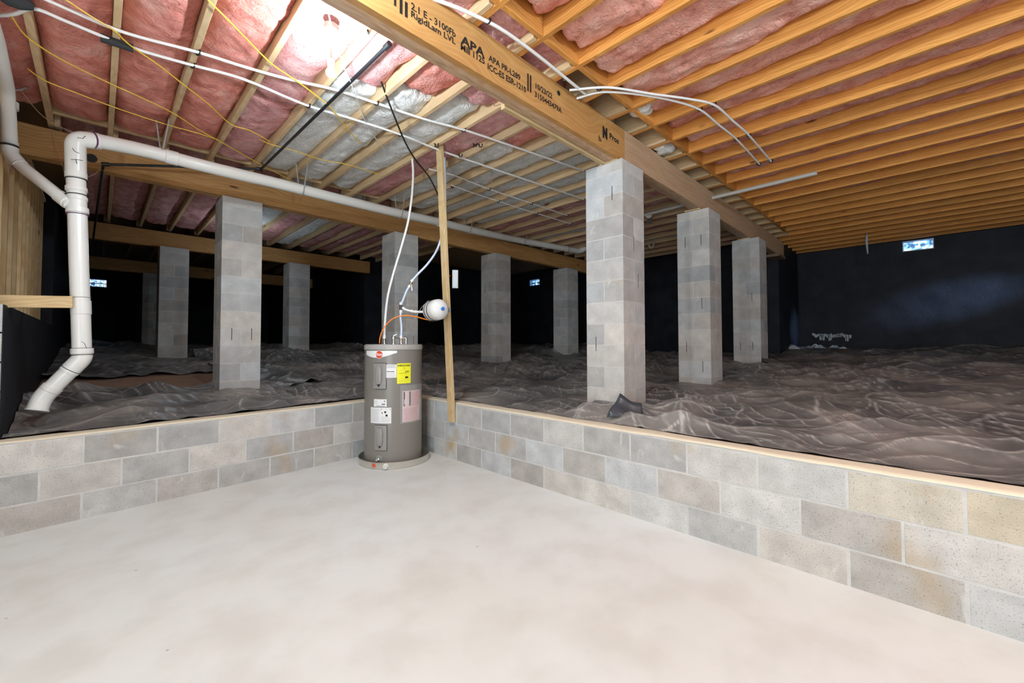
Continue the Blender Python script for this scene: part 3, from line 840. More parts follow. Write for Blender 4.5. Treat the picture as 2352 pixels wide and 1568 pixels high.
xs = np.concatenate([np.arange(1.22, XRB - .03, .03), spaced(XRB - .03, 11.29, .014, 1.005)])
ys = np.concatenate([-spaced(0, 4.55, .016, 1.012)[::-1][:-1], np.arange(0, 4.5, .016), spaced(4.5, 9.68, .018, 1.008)])
def right_z(x, y):
    z = sheet_z(x, y, 11)
    edge = np.minimum(1, np.maximum(0, (x - (XRB - .03)) / .12)) if True else 0
    e2 = np.where(y < 4.7, edge, 1.0)
    lip = .606 + .012 * wrinkle(x, y, 77, 1.5, 2, 3)
    return np.where(e2 < 1, lip * (1 - e2) + z * e2, z)
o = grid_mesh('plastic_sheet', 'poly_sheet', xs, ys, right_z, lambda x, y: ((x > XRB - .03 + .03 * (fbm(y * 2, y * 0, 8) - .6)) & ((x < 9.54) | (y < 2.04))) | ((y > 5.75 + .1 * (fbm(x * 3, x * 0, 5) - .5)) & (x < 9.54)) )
dusty_highlight_attr(o, 11)
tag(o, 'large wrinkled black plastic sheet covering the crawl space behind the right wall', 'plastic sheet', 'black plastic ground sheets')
xs = np.arange(-.455, 2.98, .014); ys = np.arange(0, 1.75, .013)
def lz(x, v):
    y = YL(x) + .165 + v; z = sheet_z(x, y, 31, .85) + .008
    e = np.minimum(1, v / .10); lip = .612 + .018 * wrinkle(x, y, 78, .1, 2, 3); back = np.maximum(0, 1 - (1.72 - v) / .10)
    return lip * (1 - e) + z * e + back ** 2 * .02 * fbm(x * 3, v, 3)
X_, V_ = np.meshgrid(xs, ys, indexing='ij'); Zs = lz(X_, V_); Ys = YL(X_) + .165 + V_ * (1 - .10 * fbm(X_ * 2.2, X_ * 0, 12)) - np.where(V_ < .02, .03 * fbm(X_ * 4, X_ * 0, 14), 0)
idx = np.arange(X_.size).reshape(X_.shape)
Fs = np.stack([idx[:-1, :-1], idx[1:, :-1], idx[1:, 1:], idx[:-1, 1:]], -1).reshape(-1, 4)
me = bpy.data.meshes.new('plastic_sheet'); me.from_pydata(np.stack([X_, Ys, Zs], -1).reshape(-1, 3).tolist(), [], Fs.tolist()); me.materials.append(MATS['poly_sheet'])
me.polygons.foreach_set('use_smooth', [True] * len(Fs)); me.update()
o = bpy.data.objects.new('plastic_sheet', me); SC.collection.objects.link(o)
dusty_highlight_attr(o, 31)
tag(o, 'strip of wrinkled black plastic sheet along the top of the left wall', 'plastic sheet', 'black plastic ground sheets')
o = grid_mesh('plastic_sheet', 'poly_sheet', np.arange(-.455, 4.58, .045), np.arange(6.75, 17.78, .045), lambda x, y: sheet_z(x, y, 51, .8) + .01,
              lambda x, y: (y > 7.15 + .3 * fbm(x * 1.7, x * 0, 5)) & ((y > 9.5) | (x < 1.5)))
dusty_highlight_attr(o, 51)
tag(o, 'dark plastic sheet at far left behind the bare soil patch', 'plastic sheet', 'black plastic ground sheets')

# folded-up flap of plastic by the nearest pier, and small turned-up edges
def flap(pts, label, nm='plastic_flap', mat='poly_sheet'):
    mb = MB(); P = [Vector(p) for p in pts]
    n = 8; rows = []
    a, b_, c, d = P
    for i in range(n + 1):
        for j in range(n + 1):
            u, v = i / n, j / n
            p = a * (1 - u) * (1 - v) + b_ * u * (1 - v) + c * u * v + d * (1 - u) * v
            p = p + Vector((0, 0, .02 * math.sin(u * 5 + v * 2) + .015 * math.sin(v * 7))) * (1 - v * .3)
            rows.append(p)
    mb.add(rows, [(i * (n + 1) + j, (i + 1) * (n + 1) + j, (i + 1) * (n + 1) + j + 1, i * (n + 1) + j + 1) for i in range(n) for j in range(n)])
    o = mb.build(nm, mat, smooth=True); s_ = o.modifiers.new('s', 'SOLIDIFY'); s_.thickness = .002
    return tag(o, label, 'plastic sheet', 'turned-up pieces of plastic')
flap([at(1393, 958, D=3.36), at(1482, 978, D=3.30), at(1474, 930, D=3.44), at(1424, 908, D=3.46)], 'stiff dark flap of plastic standing up against the foot of the nearest pier', mat='fresh_film')
flap([(7.3, 1.70, .90), (7.85, 1.45, .93), (8.0, 1.85, 1.0), (7.5, 1.86, 1.0)], 'turned-up plastic corner at the foot of the third pier')
flap([(2.72, 9.0, 1.01), (3.3, 8.9, 1.02), (3.25, 9.3, 1.10), (2.8, 9.3, 1.03)], 'turned-up plastic edge at the foot of the narrow back pier')
# scraps and debris on the plastic
r_ = random.Random(5)
for i, (px, py, X, s, lab) in enumerate([(1880, 797, 10.7, .16, 'pale crumpled scrap against the far right wall, leftmost'), (1915, 799, 10.8, .12, 'pale scrap against the far right wall, middle'),
                                        (1935, 801, 10.6, .07, 'small pale scrap by the far right wall, rightmost'), (1818, 799, 10.4, .17, 'grey lump of debris left of the crumpled scrap')]):
    p = at(px, py, X=X); mb = MB(); prof = []
    q = [(p.x + s * math.cos(a) * r_.uniform(.4, 1), p.y + s * 1.1 * math.sin(a) * r_.uniform(.4, 1), 0) for a in [k * .7 for k in range(9)]]
    zg = float(ground(np.array(p.x), np.array(p.y))) + .03
    base = [(a, b_, zg) for a, b_, _ in q]; topv = [(p.x + (a - p.x) * .5, p.y + (b_ - p.y) * .5, zg + s * r_.uniform(.25, .6)) for a, b_, _ in q]
    mb.add(base + topv, [[k, (k + 1) % 9, 9 + (k + 1) % 9, 9 + k] for k in range(9)] + [list(range(9, 18))])
    tag(mb.build('debris_scrap', 'debris_white'), lab, 'debris', 'scraps at the foot of the far right wall')
# white mortar runs on the far wall
mb = MB()
for k in range(26):
    px = 1868 + k * 3.4; a = at(px, 769 + r_.uniform(-2, 2), X=11.297); l = r_.choice([.03, .05, .04, .12, .28 if k in (3, 4, 11, 12, 22) else .05])
    w = r_.uniform(.008, .022); mb.box((11.285, a.y - w, a.z - l), (11.2995, a.y + w, a.z + .02))
tag(mb.build('mortar_runs', 'debris_white'), 'row of whitish mortar drips low on the far right black wall', 'mortar stain')

# ================================================================== WATER HEATER
HC = Vector((2.272, 4.085, 0)); hd = math.atan2(-HC.y, -HC.x)         # direction towards the viewer
heater = empty('water_heater', (HC.x, HC.y, .03), hd + math.pi / 2)   # local -Y faces the room
tag(heater, 'grey cylindrical electric water heater standing in the corner', 'water heater')
HR = .298; HT = 1.205
mb = MB(); mb.lathe([(.28, 0), (HR, .012), (HR, HT - .05)], 96); mb.build('body', 'heater_paint', heater, smooth=True)
mb = MB(); mb.lathe([(HR + .002, HT - .052), (HR + .007, HT - .048), (HR + .007, HT - .01), (HR + .002, HT), (HR - .012, HT + .006), (.001, HT + .012)], 96); lid = mb.build('lid', 'heater_lid', heater, smooth=True)
DC = math.hypot(HC.x, HC.y)
def hloc(px, py):
    """angle (right positive) and height on the drum where a sight line meets it"""
    d = ray(px, py); o2 = Vector((0, 0)) - Vector((HC.x, HC.y)); dd = Vector((d.x, d.y))
    A_, B_, C_ = dd.dot(dd), 2 * o2.dot(dd), o2.dot(o2) - HR * HR
    disc = max(0, B_ * B_ - 4 * A_ * C_); k = (-B_ - math.sqrt(disc)) / (2 * A_)
    p = Vector((0, 0, CAMH)) + d * k; v = Vector((p.x - HC.x, p.y - HC.y)); a = math.atan2(v.y, v.x) - hd
    a = (a + math.pi) % (2 * math.pi) - math.pi
    return a, p.z - .03
def cyl(a, z, off=0.):
    return ((HR + off) * math.sin(a), -(HR + off) * math.cos(a), z)
def patch(p0, p1, off, mat, name, parent, label=None, n=10, thick=.0, rounded=0):
    (a0, z1), (a1, z0) = hloc(*p0), hloc(*p1)
    return patch_az(a0, a1, z0, z1, off, mat, name, parent, label, n)
def patch_az(a0, a1, z0, z1, off, mat, name, parent, label=None, n=10):
    mb = MB(); vs = []
    for rr_ in (off, 0):
        for i in range(n + 1):
            a = a0 + (a1 - a0) * i / n; vs += [cyl(a, z0, rr_), cyl(a, z1, rr_)]
    fs = [(2 * i, 2 * i + 2, 2 * i + 3, 2 * i + 1) for i in range(n)]
    k = 2 * (n + 1)
    fs += [(2 * i, k + 2 * i, k + 2 * i + 2, 2 * i + 2) for i in range(n)] + [(2 * i + 1, 2 * i + 3, k + 2 * i + 3, k + 2 * i + 1) for i in range(n)]
    fs += [(0, 1, k + 1, k), (2 * n, k + 2 * n, k + 2 * n + 1, 2 * n + 1)]
    mb.add(vs, fs); o = mb.build(name, mat, parent, smooth=False)
    if label: o['label'] = label
    return o
def htext(txt, a0, a1, z0, z1, off, mat, parent, bold=.0, name='printed_text'):
    w = (a1 - a0) * HR; vs, fs = text_mesh(txt, w, z1 - z0, bold)
    mb = MB(); mb.add([cyl(a0 + v[0] / HR, z0 + v[1], off) for v in vs], fs); return mb.build(name, mat, parent)
def hlines(a0, a1, z0, z1, rows, off, mat, parent, fill=.45, seed=1, name='printed_lines'):
    r = random.Random(seed); mb = MB(); hh = (z1 - z0) / rows
    for i in range(rows):
        z = z1 - (i + .5) * hh; a = a0; e = a0 + (a1 - a0) * r.uniform(.75, 1)
        while a < e:
            b_ = min(e, a + r.uniform(.012, .05)); 
            mb.add([cyl(a, z - hh * fill / 2, off), cyl(b_, z - hh * fill / 2, off), cyl(b_, z + hh * fill / 2, off), cyl(a, z + hh * fill / 2, off)], [(0, 1, 2, 3)]); a = b_ + .006
    return mb.build(name, mat, parent)


# lid screws
mb = MB()
for dg in (-62, -18, 30, 70):
    a = math.radians(dg); mb.lathe([(.001, 0), (.004, .002), (.005, .0)], 10, M=Matrix.Translation(cyl(a, HT - .028, .009)) @ Matrix.Rotation(a, 4, 'Z') @ Matrix.Rotation(math.pi / 2, 4, 'X'))
mb.build('lid_screws', 'chrome', lid)
# white swoosh band and round red badge
(a0, zt_), (a1, _) = hloc(842, 798), hloc(912, 798)
zt_ = HT - .06
mb = MB(); n = 24; vs = []
for i in range(n + 1):
    u = i / n; a = a0 + (a1 - a0) * u; zb_ = zt_ - .034 - .042 * math.sin(math.pi * min(1, .08 + u * .92)) ** 1.2 + .012 * u; vs += [cyl(a, zb_, .0012), cyl(a, zt_, .0012)]
mb.add(vs, [(2 * i, 2 * i + 2, 2 * i + 3, 2 * i + 1) for i in range(n)]); mb.build('white_band', 'white_paint', heater)
ac, zc = hloc(871, 814); rb = .037
def disc(ac, zc, r, off, mat, name, parent, n=32):
    mb = MB(); mb.add([cyl(ac, zc, off)] + [cyl(ac + r * math.cos(t) / HR, zc + r * math.sin(t), off) for t in [2 * math.pi * k / n for k in range(n)]], [(0, k + 1, (k + 1) % n + 1) for k in range(n)])
    return mb.build(name, mat, parent)
badge = disc(ac, zc, rb + .004, .002, 'white_paint', 'badge', heater); disc(ac, zc, rb, .0026, 'red_logo', 'badge_disc', badge)
htext('Rheem', ac - .030 / HR, ac + .033 / HR, zc - .013, zc + .018, .0034, 'white_paint', badge, .02)
# access panels
def access_panel(p0, p1, parent):
    (a0, z1), (a1, z0) = hloc(*p0), hloc(*p1)
    o = patch_az(a0, a1, z0, z1, .013, 'panel_paint', 'access_panel', parent, 'raised access cover')
    patch_az(a0 - .012, a1 + .012, z0 - .004, z1 + .004, .0012, 'gap_shade', 'panel_outline_shade', o)  # dark outline; the cover's edge shadow is put into its colour
    b_ = o.modifiers.new('b', 'BEVEL'); b_.width = .005; b_.segments = 3
    ac = a0 + (a1 - a0) * .47; w = (a1 - a0) * .27; mb = MB(); vs = []; prof = [(1, .012), (.93, .030), (.72, .038), (.35, .040), (0, .040)]
    zm, hz = (z0 + z1) / 2 + .012, (z1 - z0) * .37; n = 28
    for (k, off) in prof:
        for i in range(n):
            t = 2 * math.pi * i / n; ex = .55
            cx_ = math.copysign(abs(math.cos(t)) ** ex, math.cos(t)); sz_ = math.copysign(abs(math.sin(t)) ** .8, math.sin(t))
            vs.append(cyl(ac + w * k * cx_, zm + (hz - .05 * (1 - k)) * (1 if k > .9 else .9 * k + .1) * sz_, off))
    fs = [[i + n * j, (i + 1) % n + n * j, (i + 1) % n + n * (j + 1), i + n * (j + 1)] for j in range(len(prof) - 1) for i in range(n)]
    mb.add(vs, fs); mb.build('bulge', 'panel_paint', o, smooth=True)
    mb = MB(); mb.add([cyl(ac - w * .45, z0 + .045, .0155), cyl(ac, z0 + .018, .0155), cyl(ac + w * .45, z0 + .045, .0155), cyl(ac, z0 + .055, .0225)], [(0, 1, 3), (1, 2, 3), (0, 3, 2)]); mb.build('pull_notch', 'gap_shade', o)
access_panel((859.5, 834), (887, 893), heater); access_panel((862, 976), (888.5, 1034), heater)
# labels
e = patch((912, 834.5), (943, 879), .0016, 'yellow_label', 'energy_label', heater, 'bright yellow energy label')
(a0, z1), (a1, z0) = hloc(912, 834.5), hloc(943, 879)
htext('ENERGYGUIDE', a0 + .02, a1 - .03, z1 - .032, z1 - .012, .0024, 'ink', e, .03)
mb = MB(); aM = (a0 + a1) / 2; mb.add([cyl(aM - .02, z1 - .052, .0024), cyl(aM + .02, z1 - .052, .0024), cyl(aM, z1 - .040, .0024)], [(0, 1, 2)]); mb.build('triangle_mark', 'ink', e)
htext('$485', aM + .03, a1 - .07, z1 - .094, z1 - .078, .0024, 'ink', e, .01)
hlines(a0 + .06, a1 - .05, z1 - .103, z1 - .098, 1, .0024, 'ink', e, .6, 3)
hlines(a0 + .04, a1 - .05, z1 - .077, z1 - .062, 2, .0024, 'grey_ink', e, .12, 4)
hlines(a0 + .04, a1 - .05, z0 + .010, z0 + .045, 4, .0024, 'grey_ink', e, .10, 5)
mb = MB(); mb.add([cyl(aM + .03, z0 + .052, .0024), cyl(aM + .14, z0 + .052, .0024), cyl(aM + .14, z0 + .070, .0024), cyl(aM + .03, z0 + .070, .0024)], [(0, 1, 2, 3)]); mb.build('black_box_mark', 'ink', e)
e = patch((887.5, 837), (911, 867), .0014, 'paper', 'service_label', heater, 'white notice label')
(a0, z1), (a1, z0) = hloc(887.5, 837), hloc(911, 867)
hlines(a0 + .015, a1 - .01, z1 - .035, z1 - .005, 3, .002, 'grey_ink', e, .45, 6); hlines(a0 + .015, a1 - .01, z0 + .006, z0 + .05, 5, .002, 'grey_ink', e, .2, 7)
hlines(a0 + .015, a1 - .012, z0 + .058, z0 + .066, 1, .002, 'ink', e, .9, 21)
e = patch((859, 916), (888, 934), .0014, 'paper', 'rating_label', heater, 'small white rating label')
(a0, z1), (a1, z0) = hloc(859, 916), hloc(888, 934)
hlines(a0 + .02, a0 + (a1 - a0) * .35, z0 + .03, z1 - .01, 3, .002, 'grey_ink', e, .2, 8); hlines(a0 + (a1 - a0) * .65, a1 - .02, z0 + .02, z0 + .032, 1, .002, 'ink', e, .8, 9)
disc(a1 - .07, z1 - .02, .009, .002, 'grey_ink', 'seal_mark', e, 16); hlines(a0 + .1, a1 - .03, z0 + .003, z0 + .012, 1, .002, 'ink', e, .5, 19)
e = patch((852, 934.5), (898.5, 972), .0016, 'paper', 'warning_label', heater, 'large white safety label with a red heading')
(a0, z1), (a1, z0) = hloc(852, 934.5), hloc(898.5, 972); w = a1 - a0
hlines(a0 + .02, a0 + w * .52, z0 + .012, z1 - .012, 12, .0022, 'grey_ink', e, .25, 10); hlines(a0 + w * .57, a1 - .03, z0 + .012, z0 + .07, 5, .0022, 'grey_ink', e, .2, 11)
mb = MB(); mb.add([cyl(a0 + w * .55, z1 - .024, .0022), cyl(a1 - .03, z1 - .024, .0022), cyl(a1 - .03, z1 - .009, .0022), cyl(a0 + w * .55, z1 - .009, .0022)], [(0, 1, 2, 3)]); rb_ = mb.build('red_heading', 'red_ink', e)
htext('WARNING', a0 + w * .60, a1 - .05, z1 - .022, z1 - .011, .0028, 'paper', e, .02)
for (u, v, s) in ((.60, .052, .012), (.74, .045, .020), (.80, .078, .022)):
    disc(a0 + w * u, z1 - v, s * .55, .0022, 'ink', 'pictogram', e, 7)
# clear document pouch with pink papers
po = patch((919.5, 885), (966, 963), .006, 'film', 'document_pouch', heater, 'clear plastic document pouch')
(a0, z1), (a1, z0) = hloc(924.5, 898), hloc(964, 962)
pp = patch_az(a0, a1, z0 + .004, z1, .003, 'pink_paper', 'pink_papers', po, 'pink printed papers')
mid = z0 + (z1 - z0) * .47; w = a1 - a0
hlines(a0 + w * .38, a1 - .03, mid + .01, z1 - .015, 12, .0045, 'pink_ink', pp, .3, 12); hlines(a0 + .04, a1 - .1, z0 + .012, mid - .01, 11, .0045, 'pink_ink', pp, .3, 13)
mb = MB(); mb.add([cyl(a0 + .03, mid + .015, .0048), cyl(a0 + w * .36, mid + .015, .0048), cyl(a0 + w * .36, z1 - .008, .0048), cyl(a0 + .03, z1 - .008, .0048)], [(0, 1, 2, 3)]); mb.build('dark_picture', 'ink', pp)
mb = MB()
for k in range(3): mb.add([cyl(a0 + .06 + k * .075, mid + .035, .0052), cyl(a0 + .085 + k * .075, mid + .035, .0052), cyl(a0 + .085 + k * .075, mid + .085, .0052), cyl(a0 + .06 + k * .075, mid + .085, .0052)], [(0, 1, 2, 3)])
mb.build('pale_bars', 'paper', pp)
mb = MB(); mb.add([cyl(a1 - .075, z0 + .012, .0048), cyl(a1 - .04, z0 + .012, .0048), cyl(a1 - .04, mid - .012, .0048), cyl(a1 - .075, mid - .012, .0048)], [(0, 1, 2, 3)]); mb.build('dark_margin', 'grey_ink', pp)
# drain valve
ad_, zd_ = hloc(871, 1053); M0 = Matrix.Translation(cyl(ad_, zd_, 0)) @ Matrix.Rotation(ad_, 4, 'Z') @ Matrix.Rotation(math.pi / 2, 4, 'X')
mb = MB(); mb.lathe([(.034, 0), (.034, .004), (.028, .006)], 24, M=M0); dv = mb.build('drain_valve', 'panel_paint', heater, smooth=True)
mb = MB(); mb.lathe([(.017, .005), (.017, .025), (.021, .026), (.021, .036), (.014, .037), (.014, .055), (.010, .056), (.010, .045)], 6, M=M0); mb.build('valve_spout', 'chrome', dv)

# fittings on the lid, placed in room coordinates and parented
def hroom(p):  # room point -> heater local
    c, s = math.cos(-(hd + math.pi / 2)), math.sin(-(hd + math.pi / 2)); x, y = p[0] - HC.x, p[1] - HC.y
    return Vector((x * c - y * s, x * s + y * c, p[2] - .03))
ZT = .03 + HT + .008
def lid_point(px, dp): q = at(px, 770, D=dp); return Vector((q.x, q.y, ZT))
hot, cold, vac = lid_point(883, 4.36), lid_point(921.5, 4.36), lid_point(904, 4.30)
for p in (hot, cold):
    q = hroom(p); T = Matrix.Translation(q)
    mb = MB(); mb.lathe([(.022, 0), (.020, .008), (.013, .010), (.013, .035)], 16, M=T); nn = mb.build('pipe_nipple', 'chrome', heater, smooth=True)
    mb = MB(); mb.lathe([(.016, .033), (.016, .062)], 12, M=T); mb.build('brass_union', 'brass', nn)
q = hroom(vac); T = Matrix.Translation(q)
mb = MB(); mb.lathe([(.030, -.004), (.030, .004), (.012, .006), (.012, .02), (.018, .022), (.018, .03), (.012, .032), (.012, .045), (.022, .05), (.022, .078), (.010, .084)], 14, M=T)
mb.tube([q + Vector((.01, 0, .062)), hroom(cold) + Vector((-.01, 0, .066))], .008, 10)
mb.tube([q + Vector((-.004, 0, .085)), q + Vector((.03, 0, .098))], .006, 8)
rv = mb.build('relief_valve', 'chrome', heater, smooth=True); rv['label'] = 'chrome relief valve with lever and cross tube'
qc = hroom(cold)
mb = MB(); mb.tube([qc + Vector((.008, 0, .066)), qc + Vector((.045, 0, .066)), qc + Vector((.052, 0, .05)), qc + Vector((.052, 0, -.002))], [.011, .012, .012, .011], 10); mb.build('vacuum_breaker', 'chrome', heater, smooth=True)

# drain pan
pan = empty('drain_pan', (HC.x + .012, HC.y - .006, 0), hd + math.pi / 2); tag(pan, 'round shallow aluminium drain pan under the water heater', 'drain pan')
mb = MB(); mb.lathe([(.352, .001), (.362, .003), (.368, .064), (.372, .068), (.368, .071), (.362, .066), (.356, .010), (.001, .008)], 96, cap=False); mb.build('tray', 'aluminium', pan, smooth=True)
ang = math.radians(-13)
M0 = Matrix.Translation((.368 * math.sin(ang), -.368 * math.cos(ang), .036)) @ Matrix.Rotation(ang, 4, 'Z') @ Matrix.Rotation(math.pi / 2, 4, 'X')
mb = MB(); mb.lathe([(.026, -.004), (.026, .006), (.020, .008), (.020, .038), (.015, .039), (.015, .02)], 20, M=M0); mb.build('drain_fitting', 'pvc', pan, smooth=True)
a_ = math.radians(-33); mb = MB(); mb.box((-.018, -.002, -.018), (.018, .001, .018), M=Matrix.Translation((.3665 * math.sin(a_), -.3665 * math.cos(a_), .038)) @ Matrix.Rotation(a_, 4, 'Z')); mb.build('pan_sticker', 'red_ink', pan)['label'] = 'small red sticker'

# ---------------------------------------------------------------- supply pipes
def poly(pts):  # list of (px,py,depth)
    return [at(p[0], p[1], D=p[2]) for p in pts]
t = empty('hot_water_pipe', hot); tag(t, 'white plastic water pipe curving up from the heater to the joists', 'pipe')
P = [hot + Vector((0, 0, .06))] + poly([(884, 745, 4.38), (890, 685, 4.40), (903, 630, 4.42), (921, 570, 4.45), (937, 510, 4.48), (946, 450, 4.50), (949, 400, 4.52), (947, 366, 4.52)])
P = [p - hot for p in P]
mb = MB(); mb.tube(P, .0125, 12, smooth=6); mb.build('tube', 'pex_white', t, smooth=True)
mb = MB(); mb.tube([P[0] + Vector((0, 0, -.002)), P[0] + Vector((0, 0, .03))], .0165, 14); mb.build('crimp_sleeve', 'pex_white', t, smooth=True)
t = empty('cold_water_pipe', cold); tag(t, 'bluish white water pipe with valve rising from the heater behind the post', 'pipe')
tee = at(921, 706, D=4.37); vlv = at(943.5, 651, D=4.39)
P1 = [cold + Vector((0, 0, .06)), at(922, 750, D=4.36), at(920, 728, D=4.365), tee + Vector((0, 0, -.02))]
P2 = [tee + Vector((0, 0, .02)), at(926, 688, D=4.38), at(934, 668, D=4.385), at(941, 657, D=4.39)]
P3 = [at(946, 645, D=4.39), at(960, 629, D=4.41), at(982, 606, D=4.45), at(1003, 575, D=4.5), at(1016, 535, D=4.53), at(1022, 490, D=4.56), at(1023, 420, D=4.58), at(1021, 345, D=4.56)]
for PP in (P1, P2, P3):
    mb = MB(); mb.tube([p - cold for p in PP], .0118, 12, smooth=6); mb.build('tube', 'pex_blue', t, smooth=True)
mb = MB(); mb.tube([tee - cold + Vector((0, 0, -.025)), tee - cold + Vector((0, 0, .025))], .016, 12); mb.build('tee_body', 'strap_steel', t, smooth=True)['label'] = 'dark tee fitting'
for p, d in ((P1[0], Vector((0, 0, .026))), (tee + Vector((0, 0, -.058)), Vector((0, 0, .03))), (tee + Vector((0, 0, .028)), Vector((0, 0, .03))), (at(939, 660, D=4.388), at(942, 655, D=4.39) - at(939, 660, D=4.388)), (at(944.5, 647, D=4.39), at(947, 644, D=4.39) - at(944.5, 647, D=4.39))):
    mb = MB(); dd = d.normalized() * .028; mb.tube([p - cold, p - cold + dd], .0165, 14); mb.build('crimp_sleeve', 'pex_white', t, smooth=True)
mb = MB(); mb.tube([at(941, 657, D=4.39) - cold, at(946, 646, D=4.39) - cold], [.014, .014], 10)
va = mb.build('shutoff_valve', 'brass', t, smooth=True)
mb = MB(); a, b_ = at(945, 652, D=4.36) - cold, at(946.5, 668, D=4.35) - cold; mb.tube([a, a.lerp(b_, .3), b_], [.006, .010, .010], 6); mb.build('valve_handle', 'chrome', va)
# branch to the expansion tank
TC = at(1001, 712, D=4.235)
rgt = Vector((Q, -Q, 0)); fwd = Vector((Q, Q, 0)); ax = (rgt * .60 - fwd * .80 + Vector((0, 0, .03))).normalized()
tk0 = TC - ax * .155
P = [tee + rgt * .015, at(932, 711, D=4.37), at(948, 715, D=4.38), at(960, 716, D=4.39), tk0 - ax * .03, tk0]
t2 = empty('tank_branch_pipe', tee); tag(t2, 'short white branch pipe from the tee to the expansion tank', 'pipe')
mb = MB(); mb.tube([p - tee for p in P], .0125, 12, smooth=5); mb.build('tube', 'pex_white', t2, smooth=True)
for a, b_ in (((926, 708, 4.37), (930, 710, 4.37)), ((945, 714, 4.38), (949, 715.3, 4.38)), ((951.5, 715.5, 4.385), (956, 716, 4.39))):
    mb = MB(); mb.tube([at(a[0], a[1], D=a[2]) - tee, at(b_[0], b_[1], D=b_[2]) - tee], .0165, 12); mb.build('crimp_sleeve', 'pex_white', t2, smooth=True)
# expansion tank
tank = empty('expansion_tank', TC); tag(tank, 'small off-white expansion tank strapped to the timber post', 'expansion tank')
yv = Vector((0, 0, 1)); xv = yv.cross(ax).normalized(); yv = ax.cross(xv)
MT = Matrix(((xv.x, yv.x, ax.x, 0), (xv.y, yv.y, ax.y, 0), (xv.z, yv.z, ax.z, 0), (0, 0, 0, 1)))
R_ = .106
prof = [(.022, -.165), (.03, -.158)] + [(R_ * math.sin(math.radians(a)), -.075 - .075 * math.cos(math.radians(a))) for a in range(20, 91, 10)] + [(R_, -.07), (R_, .06)] + [(R_ * math.cos(math.radians(a)), .06 + .085 * math.sin(math.radians(a))) for a in range(10, 90, 8)] + [(.001, .146)]
mb = MB(); mb.lathe(prof, 48, M=MT); mb.build('shell', 'tank_white', tank, smooth=True)
for z0 in (-.058, .0):
    mb = MB(); mb.lathe([(R_ - .001, z0), (R_ + .004, z0), (R_ + .004, z0 + .011), (R_ - .001, z0 + .011)], 48, M=MT, cap=False)
    mb.tube([MT @ Vector((-.04, -R_ - .001, z0)), MT @ Vector((-.04, -R_ - .012, z0 + .004)), MT @ Vector((-.04, -R_ + .0, z0 + .02))], .004, 6); mb.build('steel_strap', 'strap_steel', tank, smooth=True)
mb = MB(); mb.lathe([(.018, .142), (.018, .160), (.012, .166), (.001, .167)], 18, M=MT); mb.build('valve_cap', 'blue_cap', tank, smooth=True)['label'] = 'bright blue plastic cap'
pb = at(1033, 712, D=4.25) - TC; mb = MB(); mb.box((-.012, -.02, -.022), (.012, .03, .022), M=Matrix.Translation(pb) @ Matrix.Rotation(-math.pi / 4, 4, 'Z')); mb.build('bracket', 'strap_steel', tank)
mb = MB(); mb.tube(poly([(932, 771, 4.30), (948, 741, 4.22), (968, 706, 4.16), (984, 690, 4.16)]), .0022, 6); tag(mb.build('strap_tail', 'grey_cable'), 'loose end of grey metal strapping hanging below the tank', 'strap')

# timber post and its electrical box
pbm, ptm = Vector((2.716, 3.635, .405)), Vector((2.476, 3.545, 3.44))
mb = MB(); d = ptm - pbm; Lp = d.length; mb.box((0, -.044, -.019), (Lp, .044, .019)); post = mb.build('timber_post', 'pine_pale', bevel=.003)
x = d.normalized(); zx = (Vector((-1, 0, 0)) - x * Vector((-1, 0, 0)).dot(x)).normalized(); yx = zx.cross(x)
post.matrix_world = Matrix(((x.x, yx.x, zx.x, pbm.x), (x.y, yx.y, zx.y, pbm.y), (x.z, yx.z, zx.z, pbm.z), (0, 0, 0, 1)))
tag(post, 'pale two-by-four timber post rising beside the water heater', 'post')
bp_ = at(1045.5, 641, D=4.44); box = empty('disconnect_box', bp_); tag(box, 'small grey electrical box on the far side of the post', 'electrical box')
mb = MB(); mb.box((-.032, -.02, -.098), (.032, .02, .098), M=Matrix.Rotation(-math.pi / 4 + .15, 4, 'Z')); mb.build('case', 'box_grey', box, bevel=.004)
mb = MB(); mb.box((-.022, -.024, -.080), (.026, -.019, .055), M=Matrix.Rotation(-math.pi / 4 + .15, 4, 'Z')); mb.build('cover', 'box_grey', box, bevel=.002)
mb = MB(); mb.tube(poly([(872, 788, 4.34), (873, 775, 4.33), (879, 758, 4.31), (892, 740, 4.29), (910, 728, 4.28), (932, 724.5, 4.30), (955, 727, 4.34), (978, 733, 4.40), (1005, 735, 4.47), (1030, 715, 4.50), (1027, 680, 4.50), (1021, 660, 4.47), (1019, 647, 4.46), (1022, 636, 4.47), (1035, 633, 4.49)]), .0065, 10, smooth=5)
tag(mb.build('power_cable', 'orange_cable', smooth=True), 'orange power cable arching from the heater behind the tank', 'cable')

# ================================================================== WHITE DRAIN STACK
SD = 3.27
stack = empty('drain_stack', at(178, 600, D=SD)); O = stack.location.copy(); tag(stack, 'thick white plastic drain stack with elbow, down to the plastic sheet at left', 'drain pipe')
vt = [at(173, 345, D=3.24), at(174.5, 400, D=SD), at(178, 490, D=SD), at(181, 600, D=SD), at(185, 700, D=SD), at(188.5, 815, D=SD)]
def seg(pts, r, name, parent, org, mat='pvc', n=28, smooth=True):
    mb = MB(); mb.tube([Vector(p) - org for p in pts], r, n); o = mb.build(name, mat, parent, smooth=smooth); return o
seg([at(174.3, 398, D=SD), vt[2], vt[3], vt[4], at(188, 800, D=SD)], .0572, 'riser', stack, O)
lo1, lo2, lo3 = at(189.5, 822, D=SD), at(96, 914, D=3.16), at(84, 943, D=3.13)
seg(fillet([at(188.3, 800, D=SD), lo1, lo1.lerp(lo2, .35)], .09, 8), .0605, 'lower_elbow', stack, O)
